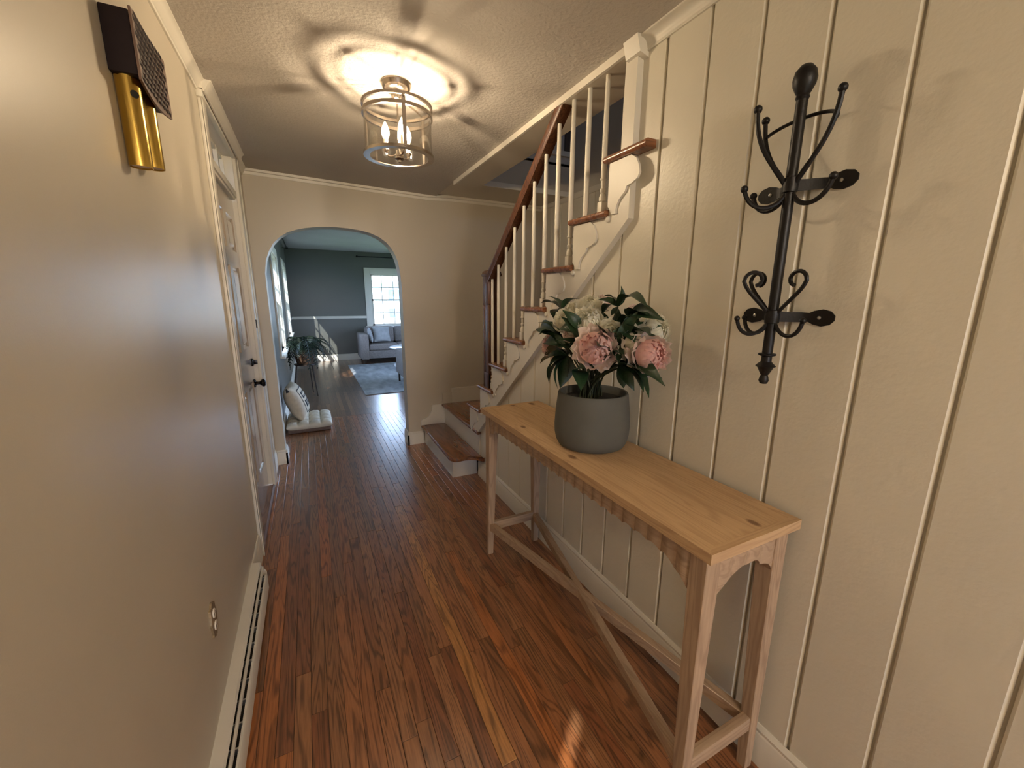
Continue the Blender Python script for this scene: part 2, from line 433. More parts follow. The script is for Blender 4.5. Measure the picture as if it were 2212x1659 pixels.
# unseen back wall; its big opening is added for fill daylight
bm = B()
for (x0, x1, z0, z1) in ((XLo, 0.0, 0, 2.5), (0.0, 0.95, 0, 0.8), (0.0, 0.95, 2.05, 2.5), (0.95, 1.4, 0, 2.5)): box(bm, x0, x1, YB-0.12, YB, z0, z1)
struct('wall_back', bm, M['wall'])

# end wall with the arch
ARC = [(-0.284, 0.0), (-0.284, 1.50), (-0.283, 1.617), (-0.266, 1.72), (-0.238, 1.79), (-0.203, 1.85), (-0.155, 1.900), (-0.098, 1.938), (-0.035, 1.963), (0.038, 1.983), (0.14, 1.999), (0.248, 2.006),
       (0.36, 2.004), (0.465, 1.994), (0.545, 1.977), (0.615, 1.948), (0.67, 1.910), (0.709, 1.866), (0.742, 1.81), (0.764, 1.75), (0.779, 1.66), (0.787, 1.539), (0.788, 1.40), (0.788, 0.0)]
bm = B()
prism(bm, [(XL-0.05, 0.0)] + ARC + [(SX+0.1, 0.0), (SX+0.1, 2.55), (XL-0.05, 2.55)], 'y', YE, YW)
struct('wall_end', bm, M['wall'], sharp=30)

# hall ceiling
bm = B()
prism(bm, [(XL-0.1, zc(XL-0.1)), (1.13, zc(1.13)), (1.13, 2.55), (XL-0.1, 2.55)], 'y', YB, YE)
struct('ceiling', bm, M['ceil'])
bm = B(); box(bm, 1.13, 1.30, YB, 1.28, zc(1.13), 2.55); struct('ceiling', bm, M['ceil'])

# ------------------------------------------------------------------ right wall of vertical boards
def diag(y): return 1.79 - 0.846*(y - 1.25)           # lower edge of the stair skirt
bm = B()
prism(bm, [(YB, 0), (2.93, 0), (2.93, 0.36), (1.29, 1.77), (1.29, 2.335), (YB, 2.335)], 'x', XR+0.012, XR+0.10)
wr = struct('wall_right', bm, M['cream'], smooth=False)
def board(y0, y1, ztop, x, parent, name='panel_board', z0=0.0, m=None):
    b = B(); g, c, d = 0.0028, 0.0055, 0.012
    prof = [(y0+g, x+d), (y0+g, x+c), (y0+g+c, x), (y1-g-c, x), (y1-g, x+c), (y1-g, x+d)]
    lo = [b.verts.new((px, py, z0)) for py, px in prof]; hi = [b.verts.new((px, py, ztop(py))) for py, px in prof]
    n = len(prof)
    for i in range(n-1): b.faces.new((lo[i], lo[i+1], hi[i+1], hi[i]))
    b.faces.new(lo); b.faces.new(list(reversed(hi)))
    return obj(name, b, m or M['cream'], parent, smooth=False)
G0, GP = 1.176, 0.1722
k = -22
ys = [G0 + GP*i for i in range(-20, 11)]
for a, b_ in zip(ys, ys[1:]):
    if a > 2.9: continue
    if b_ <= 1.30: board(a, b_, lambda y: 2.318, XR, wr)
    elif a < 1.26:
        b = B(); prism(b, [(a+0.007, 0), (b_-0.007, 0), (b_-0.007, 1.775), (1.29, 1.775), (1.29, 2.318), (a+0.007, 2.318)], 'x', XR, XR+0.012); obj('panel_board', b, M['cream'], wr, smooth=False)
    else: board(a, min(b_, 2.92), lambda y: max(0.12, diag(y)+0.05), XR, wr)

# baseboards ---------------------------------------------------------------
def base_x(name, x, sgn, y0, y1, h=0.135, t=0.016, m=None):
    """baseboard along y; sgn=+1 wall is at larger x"""
    f = x; b = B(); s = sgn
    prism(b, [(f-s*t, 0), (f-s*t, h-0.028), (f-s*(t-0.004), h-0.022), (f-s*(t-0.003), h-0.012), (f-s*0.006, h-0.003), (f-s*0.004, h), (f, h), (f, 0)], 'y', y0, y1)
    return struct(name, b, m or M['trim'])
def base_y(name, y, x0, x1, h=0.128, t=0.014, sgn=1):
    b = B(); s = sgn
    prism(b, [(y-s*t, 0), (y-s*t, h-0.026), (y-s*(t-0.004), h-0.020), (y-s*(t-0.003), h-0.011), (y-s*0.005, h-0.003), (y-s*0.003, h), (y, h), (y, 0)], 'x', x0, x1)
    return struct(name, b, M['trim'])
base_x('baseboard_right', XR, 1, YB, 2.925, 0.137, 0.016)
base_x('baseboard_left', XL, -1, 2.10, 2.445, 0.140, 0.012)
base_x('baseboard_left', XL, -1, YB, 0.40, 0.150, 0.014)
base_x('baseboard_left', XL, -1, 3.515, YE, 0.140, 0.012)
base_y('baseboard_end', YE, XL, -0.270, 0.128)
base_y('baseboard_end', YE, 0.774, 0.936, 0.128)
# baseboard returns inside the arch
base_x('baseboard_end', -0.284, -1, YE-0.014, YW+0.014, 0.128, 0.014)
base_x('baseboard_end', 0.788, 1, YE-0.014, YW+0.014, 0.128, 0.014)

# crown and cove -------------------------------------------------------------
def crown_y(name, x, sgn, y0, y1, z, d=0.036, h=0.050):
    b = B(); s = sgn
    zt = z + 0.01
    prism(b, [(x, z-h), (x-s*0.007, z-h), (x-s*0.009, z-h+0.008), (x-s*0.012, z-h+0.010), (x-s*(d-0.012), z-0.016), (x-s*(d-0.006), z-0.009), (x-s*d, z-0.006), (x-s*d, zt), (x, zt)], 'y', y0, y1)
    return struct(name, b, M['trim'])
crown_y('trim_1', XL, -1, YB, 2.445, zc(XL))
crown_y('trim_1', XL+0.026, -1, 2.436, 3.52, zc(XL))
crown_y('trim_1', XL, -1, 3.52, YE, zc(XL))
bm = B(); box(bm, XL, XL+0.0245, 2.428, 2.470, 2.305, zc(XL)-0.045, 0.002); struct('trim_1', bm, M['trim'])
bm = B(); box(bm, XL, XL+0.0265, 2.432, 3.515, zc(XL)-0.040, zc(XL)+0.01); struct('trim_1', bm, M['trim'])
bm = B()
A = []
for (px, sg) in ((XL, 0), (1.05, 1), (1.25, 2), (SX, 3)):
    z = (zc(XL) - 0.007, zc(1.05) - 0.007, 2.343, 2.343)[sg]
    A.append([bm.verts.new((px, YE-dy, z+dz)) for dy, dz in ((0, -0.034), (0.006, -0.034), (0.009, -0.022), (0.010, -0.014), (0.022, -0.010), (0.024, 0.012), (0, 0.012))])
for a, b_ in zip(A, A[1:]):
    for i in range(7): bm.faces.new((a[i], a[(i+1) % 7], b_[(i+1) % 7], b_[i]))
bm.faces.new(A[0]); bm.faces.new(list(reversed(A[-1])))
struct('trim_2', bm, M['trim'])
# big cove on the boarded wall, running into the head block of the stair opening
bm = B()
zt = zc(1.12)
pts = [(XR, 2.298), (XR-0.006, 2.298), (XR-0.008, 2.304)]
for i in range(7):
    a = i/6*PI/2
    pts.append((XR-0.036+0.028*math.cos(a), 2.306+0.024*math.sin(a)))
pts = [(XR, 2.292), (XR-0.007, 2.292), (XR-0.007, 2.300)] + [(XR-0.009-0.026*(1-math.cos(i/6*PI/2)), 2.302+0.026*math.sin(i/6*PI/2)) for i in range(7)] + [(XR-0.041, 2.330), (XR-0.041, 2.345), (XR, 2.345)]
prism(bm, pts, 'y', YB, 1.262)
struct('trim_3', bm, M['trim'])
bm = B()
hexa(bm, [(1.118, 1.262, 2.285), (XR, 1.262, 2.275), (XR, 1.335, 2.275), (1.118, 1.335, 2.285), (1.098, 1.262, 2.345), (XR, 1.262, 2.345), (XR, 1.335, 2.345), (1.098, 1.335, 2.345)])
struct('trim_4', bm, M['trim'])

# ------------------------------------------------------------------ stair opening in the ceiling
bm = B()
box(bm, 1.128, 1.33, 1.28, 3.31, SOF, 2.62)
box(bm, 1.13, 1.33, 3.31, YE, 2.352, 2.62)
box(bm, 1.33, SX, 3.38, YE, 2.352, 2.62)
struct('trim_5', bm, M['wall'], smooth=False)
bm = B(); prism(bm, [(1.31, 1.119), (1.31, 1.128), (1.3102, 1.128)], 'z', 0, 0.001); bm.free()
bm = B(); box(bm, 1.116, 1.129, 1.335, 3.312, SOF-0.001, 2.338); struct('trim_6', bm, M['trim'])
bm = B(); box(bm, 1.30, SX, 3.368, 3.38, 2.348, 2.39); struct('trim_7', bm, M['trim'])
bm = B(); box(bm, 1.30, SX, 3.38, 3.50, 2.6, 4.9); struct('wall_upstairs', bm, M['up'])
bm = B(); box(bm, 1.21, 1.33, -0.9, 3.38, 2.55, 4.9); struct('wall_upstairs', bm, M['up'])
bm = B(); box(bm, 1.21, SX, -1.0, -0.9, 0.0, 3.3); box(bm, 1.21, SX, -1.0, -0.9, 4.0, 4.9); box(bm, 1.21, 1.5, -1.0, -0.9, 3.1, 4.3); box(bm, 2.0, SX, -1.0, -0.9, 3.1, 4.3); struct('wall_upstairs', bm, M['up'])  # gap left as an added, unseen opening to daylight the stairwell
bm = B(); box(bm, 1.1, SX+0.1, -1.0, 3.5, 4.9, 5.0); struct('ceiling', bm, M['ceil'])
bm = B(); box(bm, SX+0.012, SX+0.13, -1.0, YE, 0, 4.9); wsr = struct('wall_stair', bm, M['up'])
yy = YE - 0.03
while yy > 0.9:
    board(yy-0.1722, yy, lambda y: 2.345, SX, wsr, m=M['cream']); yy -= 0.1722
bm = B()
prism(bm, [(SX, 2.313), (SX-0.008, 2.313), (SX-0.022, 2.333), (SX-0.022, 2.356), (SX, 2.356)], 'y', 1.0, YE-0.02); struct('trim_8', bm, M['trim'])
bm = B(); box(bm, 1.72, SX, 3.356, 3.38, 2.68, 2.72); struct('trim_9', bm, M['trim'])
bm = B(); box(bm, 2.185, 2.235, 3.36, 3.38, 2.72, 3.6); struct('trim_10', bm, M['doorcase'])
# stair-side lining behind the boarded wall
bm = B(); box(bm, 1.26, 1.30, -0.9, 1.28, 1.7, 2.55); struct('wall_stair', bm, M['up'])

# ------------------------------------------------------------------ staircase
st = thing('staircase', 'white painted staircase with dark oak treads, white balusters and a dark handrail', 'staircase', (1.13, 2.9, 0))
XS = 1.130                                  # face of the skirt
def ZT(n): return 0.19 + 0.2*(n-1)
def YN(n): return 3.075 - 0.235*(n-3)       # nosing line of tread n (n >= 3)
NT = 11
# skirt board (stringer)
pts = [(2.925, 0.355), (1.285, diag(1.285)-0.02), (1.285, 2.335), (1.346, 2.335)]
pts += [(1.346, ZT(10)-0.02)]
for n in range(10, 2, -1):
    yr = YN(n) - 0.028
    pts += [(yr, ZT(n)-0.02), (yr, ZT(n-1)-0.02)]
pts += [(2.925, ZT(2)-0.02)]
bm = B(); prism(bm, pts, 'x', XS, XS+0.028); obj('stringer', bm, M['trim'], st, smooth=False)
# treads
def nosed(bm, x0, x1, yb, yn, zt, t=0.028, ret=0.022):
    """tread along x with half-round nose on +y and on the -x return"""
    r = t/2
    sec = [(0, 0.0)] + [(-r + r*math.cos(a), -r + r*math.sin(a)) for a in [PI/2 - i*PI/6 for i in range(7)]]
    sec = [(-r + r*math.cos(PI/2 - i*PI/6), -r + r*math.sin(PI/2 - i*PI/6)) for i in range(7)]
    rows_ = []
    for (o, z) in sec:
        rows_.append([bm.verts.new((x1, yn+o, zt+z)), bm.verts.new((x0-o, yn+o, zt+z)), bm.verts.new((x0-o, yb, zt+z))])
    for a, b_ in zip(rows_, rows_[1:]):
        for i in range(2): bm.faces.new((a[i], a[i+1], b_[i+1], b_[i]))
    ct = bm.verts.new((x1, yb, zt)); cb = bm.verts.new((x1, yb, zt-t))
    bm.faces.new((rows_[0][0], rows_[0][1], rows_[0][2], ct)); bm.faces.new((rows_[-1][2], rows_[-1][1], rows_[-1][0], cb))
    bm.faces.new([r_[2] for r_ in rows_] + [cb, ct]); bm.faces.new([r_[0] for r_ in reversed(rows_)] + [ct, cb])
for n in range(3, NT+1):
    yn = YN(n)
    bm = B()
    if n <= 10: nosed(bm, 1.106, SX, yn-0.262, yn, ZT(n))
    else: nosed(bm, 1.30, SX, yn-0.262, yn, ZT(n))
    if n == 10:
        bm.free(); bm = B(); nosed(bm, 1.106, SX, 1.195, yn, ZT(n))
    obj('tread', bm, M['tread'], st)
    bm = B(); box(bm, XS+0.004 if n < 11 else 1.27, SX, yn-0.046, yn-0.028, ZT(n-1), ZT(n)-0.028); obj('riser', bm, M['trim'], st)
for n in range(12, 18):
    yn = YN(n)
    bm = B(); nosed(bm, 1.32, SX, yn-0.262, yn, ZT(n)); obj('tread', bm, M['tread'], st)
    bm = B(); box(bm, 1.32, SX, yn-0.046, yn-0.028, ZT(n-1), ZT(n)-0.028); obj('riser', bm, M['trim'], st)
# bottom step with the swept end, and the landing
plan = [(0.908, YE-0.016), (0.908, 2.95), (0.912, 2.918), (0.926, 2.893), (0.950, 2.880), (0.985, 2.880), (1.02, 2.893), (1.05, 2.903), (1.08, 2.898), (1.11, 2.872), (1.137, 2.838), (1.150, 2.80), (1.152, 2.80), (1.152, YE-0.016)]
def slab(bm, plan, zt, t=0.03):
    f1, f2 = prism(bm, plan, 'z', zt-t, zt)
    es = list(f1.edges) + list(f2.edges)
    bmesh.ops.bevel(bm, geom=es, offset=0.011, segments=3, affect='EDGES', profile=0.5)
bm = B(); slab(bm, plan, ZT(1)); obj('tread', bm, M['ttread'], st)
bm = B(); prism(bm, [(0.940, YE-0.016), (0.940, 2.966), (1.145, 2.960), (1.145, YE-0.016)], 'z', 0, ZT(1)-0.029); obj('riser', bm, M['trim'], st, smooth=False)
bm = B(); prism(bm, [(1.152, YE-0.016), (1.152, 2.925), (1.17, 2.925), (1.17, YE-0.016)], 'z', ZT(1)-0.03, ZT(2)-0.029); obj('riser', bm, M['trim'], st, smooth=False)
plan2 = [(1.124, YE-0.016), (1.124, 2.885), (1.20, 2.885), (1.20, 3.03), (SX, 3.03), (SX, YE-0.016)]
bm = B(); slab(bm, plan2, ZT(2)); obj('landing_tread', bm, M['ttread'], st)
# carved brackets under the tread ends
W = [(-0.150, -0.030), (-0.178, -0.048), (-0.194, -0.075), (-0.199, -0.100), (-0.190, -0.118), (-0.160, -0.130), (-0.134, -0.134), (-0.130, -0.142), (-0.126, -0.152), (-0.108, -0.164), (-0.094, -0.174), (-0.082, -0.192), (-0.077, -0.210), (-0.078, -0.222)]
for n in range(3, 11):
    yn, z = YN(n), ZT(n)
    pts = [(yn-0.028, z-0.030)] + [(yn+a, z+b_) for a, b_ in W] + [(yn-0.052, z-0.222), (yn-0.040, z-0.2), (yn-0.028, z-0.19)]
    bm = B(); prism(bm, pts, 'x', XS-0.008, XS+0.001); o = obj('scroll_bracket', bm, M['trim'], st, smooth=False)
    if n == 10: continue
    bm = B(); lathe(bm, [(0, 0), (0.013, 0), (0.013, -0.008), (0.008, -0.011), (0, -0.011)], (XS+0.001, yn-0.262, z-0.036), 10, axis=(1, 0, 0)); obj('scroll', bm, M['trim'], o)
# balusters
def rail_under(y): return 1.545 + (2.655-y)*0.851
def baluster(x, y, z0, z1, turned):
    b = B()
    if turned:
        box(b, x-0.015, x+0.015, y-0.015, y+0.015, z0-0.002, z0+0.045, 0.002)
        prof = [(0.010, 0.045), (0.014, 0.048), (0.016, 0.060), (0.013, 0.072), (0.0085, 0.080), (0.012, 0.088), (0.0125, 0.096), (0.0085, 0.100), (0.010, 0.128), (0.0135, 0.131), (0.0135, 0.136), (0.0105, 0.140), (0.0118, 0.17)]
    else:
        prof = [(0.0115, -0.002), (0.0118, 0.17)]
    h = z1 - z0
    prof += [(0.0115, h*0.6), (0.0092, h)]
    lathe(b, [(0, prof[0][1])] + prof + [(0, h)], (x, y, z0), 10)
    return obj('baluster', b, M['trim'], st)
BX = 1.152
for n in range(4, 11):
    yn = YN(n)
    for dy, tn in ((-0.0725, False), (-0.19, True)):
        y = yn + dy
        if n == 4: continue
        if n == 10 and tn: continue
        zr = rail_under(y)
        baluster(BX, y, ZT(n), min(zr, SOF), tn)
baluster(BX, YN(4)-0.205, ZT(4), rail_under(YN(4)-0.205), True)
# newel
nx0, nx1, ny0, ny1 = 1.128, 1.222, 2.655, 2.749
bm = B(); box(bm, nx0+0.004, nx1-0.004, ny0+0.004, ny1-0.004, ZT(4)-0.002, 1.40, 0.004)
for (a, b_) in ((nx0, nx0+0.016), (nx1-0.016, nx1)):
    for (c, d) in ((ny0, ny0+0.016), (ny1-0.016, ny1)):
        box(bm, a, b_, c, d, ZT(4)-0.002, 1.40, 0.002)
box(bm, nx0, nx1, ny0, ny1, ZT(4)-0.002, 0.90, 0.003)
box(bm, nx0, nx1, ny0, ny1, 1.385, 1.585, 0.003)
nw = obj('newel_post', bm, M['rail'], st)
bm = B(); box(bm, nx0-0.010, nx1+0.010, ny0-0.010, ny1+0.010, 1.583, 1.602, 0.006)
cx_, cy_ = (nx0+nx1)/2, (ny0+ny1)/2
ringz = [(0.052, 1.602), (0.050, 1.611), (0.040, 1.622), (0.022, 1.628)]
prev = None
for hw, z in ringz:
    rg = [bm.verts.new((cx_+sx*hw, cy_+sy*hw, z)) for sx, sy in ((-1, -1), (1, -1), (1, 1), (-1, 1))]
    if prev: 
        for i in range(4): bm.faces.new((prev[i], prev[(i+1) % 4], rg[(i+1) % 4], rg[i]))
    prev = rg
bm.faces.new(prev); obj('newel_cap', bm, M['rail'], nw)
# handrail
bm = B()
sec = [(-0.026, 0.0), (-0.026, 0.012), (-0.034, 0.024), (-0.034, 0.042), (-0.026, 0.056), (-0.010, 0.063), (0.010, 0.063), (0.026, 0.056), (0.034, 0.042), (0.034, 0.024), (0.026, 0.012), (0.026, 0.0)]
R_ = []
for y in (2.66, 1.71):
    R_.append([bm.verts.new((BX+a, y, rail_under(y)+b_*1.25)) for a, b_ in sec])
for v in R_[1]:
    pass
n = len(sec)
for i in range(n): bm.faces.new((R_[0][i], R_[0][(i+1) % n], R_[1][(i+1) % n], R_[1][i]))
bm.faces.new(R_[0]); bm.faces.new(list(reversed(R_[1])))
obj('handrail', bm, M['rail'], st)
# stepped skirting on the end wall
def ogee(x0, z0, x1, z1, n=10):
    return [(x0 + (x1-x0)*i/n, z0 + (z1-z0)*(0.5*(i/n)**2.2 + 0.5*(i/n)**1.2) if i < n else z1) for i in range(n+1)]
bm = B()
prism(bm, [(0.912, 0.15), (0.912, 0.238)] + [(0.93+0.095*math.sin(i/8*PI/2), 0.250+0.118*(1-math.cos(i/8*PI/2))) for i in range(9)] + [(1.03, 0.382), (1.165, 0.382), (1.165, 0.15)], 'y', YE-0.014, YE)
struct('baseboard_end', bm, M['trim'], smooth=False)
bm = B(); box(bm, 1.135, 1.235, YE-0.012, YE, 0.36, 0.50); struct('baseboard_end', bm, M['wall'])
bm = B(); box(bm, 1.235, SX, YE-0.016, YE, 0.36, 0.527); box(bm, 1.235, SX, YE-0.020, YE, 0.527, 0.540, 0.003); struct('baseboard_end', bm, M['trim'])

# ------------------------------------------------------------------ front door
dr = thing('door_1', None, None, (XL, DY0, 0), kind='structure')
def casing(b, y0, y1, z0, z1, x=XL):
    hexa(b, [(x, y0, z0), (x+0.018, y0, z0), (x+0.018, y1, z0), (x, y1, z0), (x, y0, z1), (x+0.018, y0, z1), (x+0.018, y1, z1), (x, y1, z1)])
bm = B(); box(bm, XL, XL+0.014, DY0-0.112, DY0, 0, 2.345, 0.003); box(bm, XL+0.016, XL+0.020, DY0-0.112, DY0-0.09, 0, 2.345); obj('casing', bm, M['trim'], dr)
bm = B(); box(bm, XL, XL+0.020, DY1, DY1+0.112, 0, 2.345, 0.004); box(bm, XL+0.020, XL+0.026, DY1+0.086, DY1+0.112, 0, 2.345, 0.002); obj('casing', bm, M['trim'], dr)
bm = B(); box(bm, XL, XL+0.022, DY0-0.112, DY1+0.112, 2.315, 2.372, 0.003); obj('head_casing', bm, M['trim'], dr)
# jambs lining the opening
for (a, b_) in ((DY0-0.001, DY0+0.012), (DY1-0.012, DY1+0.001)):
    bm = B(); box(bm, XLo, XL+0.002, a, b_, 0, DZ1); obj('jamb', bm, M['trim'], dr)
bm = B(); box(bm, XLo, XL+0.002, DY0, DY1, DZ1-0.014, DZ1); obj('jamb', bm, M['trim'], dr)
bm = B(); box(bm, XLo, XL-0.006, DY0+0.01, DY1-0.01, 2.055, 2.125, 0.006); box(bm, XL-0.03, XL+0.004, DY0+0.01, DY1-0.01, 2.070, 2.110, 0.004); obj('transom_bar', bm, M['trim'], dr)
bm = B(); prism(bm, [(XLo, 0), (XL+0.016, 0), (XL+0.016, 0.016), (XL+0.006, 0.026), (XLo, 0.026)], 'y', DY0-0.05, DY1+0.06); obj('threshold', bm, M['sill'], dr)
DXF = XL - 0.024
leaf0, leaf1, lz0, lz1 = DY0+0.013, DY1-0.013, 0.036, 2.048
def lf(b, y0, y1, z0, z1): box(b, DXF-0.040, DXF, y0, y1, z0, z1)
bm = B()
sy = [leaf0, leaf0+0.105, (leaf0+leaf1)/2-0.05, (leaf0+leaf1)/2+0.05, leaf1-0.105, leaf1]
zz = [lz0, 0.25, 0.86, 1.10, 1.62, 1.715, 1.925, lz1]
lf(bm, sy[0], sy[1], lz0, lz1); lf(bm, sy[2], sy[3], lz0, lz1); lf(bm, sy[4], sy[5], lz0, lz1)
for (a, b_) in ((sy[1], sy[2]), (sy[3], sy[4])):
    for (c, d) in ((zz[0], zz[1]), (zz[2], zz[3]), (zz[4], zz[5]), (zz[6], zz[7])): lf(bm, a, b_, c, d)
leaf = obj('door_leaf', bm, M['door'], dr, smooth=False)
for (a, b_) in ((sy[1], sy[2]), (sy[3], sy[4])):
    for (c, d) in ((zz[1], zz[2]), (zz[3], zz[4]), (zz[5], zz[6])):
        b = B(); rings = []
        for ins, dx in ((0, 0.0), (0.004, -0.003), (0.012, -0.010), (0.024, -0.011), (0.036, -0.004), (0.042, -0.003)):
            rings.append([b.verts.new((DXF+dx, y, z)) for y, z in ((a+ins, c+ins), (b_-ins, c+ins), (b_-ins, d-ins), (a+ins, d-ins))])
        for r1, r2 in zip(rings, rings[1:]):
            for i in range(4): b.faces.new((r1[i], r1[(i+1) % 4], r2[(i+1) % 4], r2[i]))
        b.faces.new(rings[-1])
        obj('door_panel', b, M['door'], leaf, smooth=False)
bm = B(); box(bm, XL+0.014, XL+0.026, DY1+0.012, DY1+0.030, 1.215, 1.275, 0.003); obj('latch', bm, M['bronze'], dr)
ky = leaf1 - 0.065
bm = B(); lathe(bm, [(0, -0.001), (0.030, -0.001), (0.030, 0.005), (0.022, 0.010), (0.011, 0.013), (0.010, 0.032), (0.016, 0.038), (0.027, 0.048), (0.028, 0.058), (0.022, 0.066), (0.008, 0.070), (0, 0.071)], (DXF, ky, 0.835), 16, axis=(1, 0, 0)); obj('door_knob', bm, M['bronze'], dr)
bm = B(); lathe(bm, [(0, -0.001), (0.028, -0.001), (0.028, 0.006), (0.020, 0.012), (0, 0.013)], (DXF, ky, 0.985), 16, axis=(1, 0, 0)); box(bm, DXF+0.012, DXF+0.034, ky-0.005, ky+0.005, 0.970, 1.000, 0.002); obj('deadbolt', bm, M['bronze'], dr)
tz0, tz1 = 2.125, DZ1-0.014
ts = B()
box(ts, XL-0.085, XL-0.050, DY0+0.012, DY1-0.012, tz0, tz0+0.025); box(ts, XL-0.085, XL-0.050, DY0+0.012, DY1-0.012, tz1-0.025, tz1)
for i in range(5):
    y = DY0+0.012 + (DY1-DY0-0.024)*i/4
    box(ts, XL-0.085, XL-0.045, y-0.012, y+0.012, tz0, tz1)
tso = obj('transom_sash', ts, M['trim'], dr, smooth=False)
for i in range(4):
    y = DY0+0.012 + (DY1-DY0-0.024)*i/4; y2 = DY0+0.012 + (DY1-DY0-0.024)*(i+1)/4
    bm = B(); box(bm, XL-0.070, XL-0.066, y+0.012, y2-0.012, tz0+0.025, tz1-0.025); obj('pane', bm, M['tpane'], tso)

# ------------------------------------------------------------------ windows
def window_x(name, x_in, x_out, y0, y1, z0, z1, cas=0.10, nv=3, nh=2, m=None, sill=True):
    """sash window in a wall running along y; room side at x_in (> x_out)"""
    m = m or M['trim']
    wn = thing(name, None, None, (x_in, y0, z0), kind='structure')
    for (a, b_, c, d) in ((y0-cas, y0, z0-0.02, z1+cas), (y1, y1+cas, z0-0.02, z1+cas), (y0, y1, z1, z1+cas)):
        b = B(); box(b, x_in, x_in+0.02, a, b_, c, d, 0.003); obj('casing', b, m, wn)
    for (a, b_, c, d) in ((y0, y0+0.012, z0, z1), (y1-0.012, y1, z0, z1), (y0, y1, z1-0.012, z1)):
        b = B(); box(b, x_out, x_in+0.001, a, b_, c, d); obj('jamb', b, m, wn)
    b = B(); box(b, x_out, x_in+0.055, y0-cas-0.02, y1+cas+0.02, z0-0.025, z0, 0.004); obj('sill', b, m, wn)
    zm = (z0+z1)/2
    for (xo, za, zb) in ((x_out+0.065, z0, zm+0.02), (x_out+0.030, zm-0.02, z1)):
        b = B(); t = 0.042
        box(b, xo-0.016, xo+0.016, y0+0.012, y0+0.012+t, za, zb); box(b, xo-0.016, xo+0.016, y1-0.012-t, y1-0.012, za, zb)
        box(b, xo-0.016, xo+0.016, y0+0.012, y1-0.012, za, za+t); box(b, xo-0.016, xo+0.016, y0+0.012, y1-0.012, zb-t, zb)
        s = obj('sash', b, m, wn, smooth=False)
        b = B()
        for i in range(1, nv):
            y = y0 + (y1-y0)*i/nv; box(b, xo-0.010, xo+0.010, y-0.008, y+0.008, za+t, zb-t)
        for i in range(1, nh):
            z = za + (zb-za)*i/nh; box(b, xo-0.009, xo+0.009, y0+0.012+t, y1-0.012-t, z-0.008, z+0.008)
        obj('muntins', b, m, s, smooth=False)
        b = B(); box(b, xo-0.002, xo+0.002, y0+0.05, y1-0.05, za+0.04, zb-0.04); obj('pane', b, M['pane'], s)
    return wn
# living room left wall with two windows
W1 = (5.60, 6.62, 0.735, 1.955); W2 = (7.98, 9.16, 0.735, 1.955)
bm = B()
for (y0, y1, z0, z1) in ((YW, W1[0], 0, 2.6), (W1[0], W1[1], 0, W1[2]), (W1[0], W1[1], W1[3], 2.6), (W1[1], W2[0], 0, 2.6), (W2[0], W2[1], 0, W2[2]), (W2[0], W2[1], W2[3], 2.6), (W2[1], YV+0.13, 0, 2.6)):
    box(bm, XV-0.13, XV, y0, y1, z0, z1)
struct('wall_living_left', bm, M['living'])
window_x('window_1', XV, XV-0.12, *W1); window_x('window_2', XV, XV-0.12, *W2)
# back wall with its window
BW = (1.33, 2.38, 0.77, 1.955)
bm = B()
for (x0, x1, z0, z1) in ((XV, BW[0], 0, 2.6), (BW[0], BW[1], 0, BW[2]), (BW[0], BW[1], BW[3], 2.6), (BW[1], XV1, 0, 2.6)):
    box(bm, x0, x1, YV, YV+0.13, z0, z1)
struct('wall_living_back', bm, M['living'])
def window_y(name, y_in, y_out, x0, x1, z0, z1, cas=0.125, nv=4, nh=2):
    m = M['trim']; wn = thing(name, None, None, (x0, y_in, z0), kind='structure')
    for (a, b_, c, d) in ((x0-cas, x0, z0-0.02, z1+cas), (x1, x1+cas, z0-0.02, z1+cas), (x0, x1, z1, z1+cas)):
        b = B(); box(b, a, b_, y_in-0.02, y_in, c, d, 0.003); obj('casing', b, m, wn)
    for (a, b_, c, d) in ((x0, x0+0.012, z0, z1), (x1-0.012, x1, z0, z1), (x0, x1, z1-0.012, z1)):
        b = B(); box(b, a, b_, y_in-0.001, y_out, c, d); obj('jamb', b, m, wn)
    b = B(); box(b, x0-cas-0.02, x1+cas+0.02, y_in-0.05, y_out, z0-0.025, z0, 0.004); obj('sill', b, m, wn)
    zm = (z0+z1)/2
    for (yo, za, zb) in ((y_out-0.065, z0, zm+0.02), (y_out-0.03, zm-0.02, z1)):
        b = B(); t = 0.042
        box(b, x0+0.012, x0+0.012+t, yo-0.016, yo+0.016, za, zb); box(b, x1-0.012-t, x1-0.012, yo-0.016, yo+0.016, za, zb)
        box(b, x0+0.012, x1-0.012, yo-0.016, yo+0.016, za, za+t); box(b, x0+0.012, x1-0.012, yo-0.016, yo+0.016, zb-t, zb)
        s = obj('sash', b, m, wn, smooth=False)
        b = B()
        for i in range(1, nv):
            x = x0 + (x1-x0)*i/nv; box(b, x-0.009, x+0.009, yo-0.010, yo+0.010, za+t, zb-t)
        for i in range(1, nh):
            z = za + (zb-za)*i/nh; box(b, x0+0.012+t, x1-0.012-t, yo-0.009, yo+0.009, z-0.009, z+0.009)
        obj('muntins', b, m, s, smooth=False)
        b = B(); box(b, x0+0.05, x1-0.05, yo-0.002, yo+0.002, za+0.04, zb-0.04); obj('pane', b, M['pane'], s)
    return wn
window_y('window_3', YV, YV+0.12, *BW)
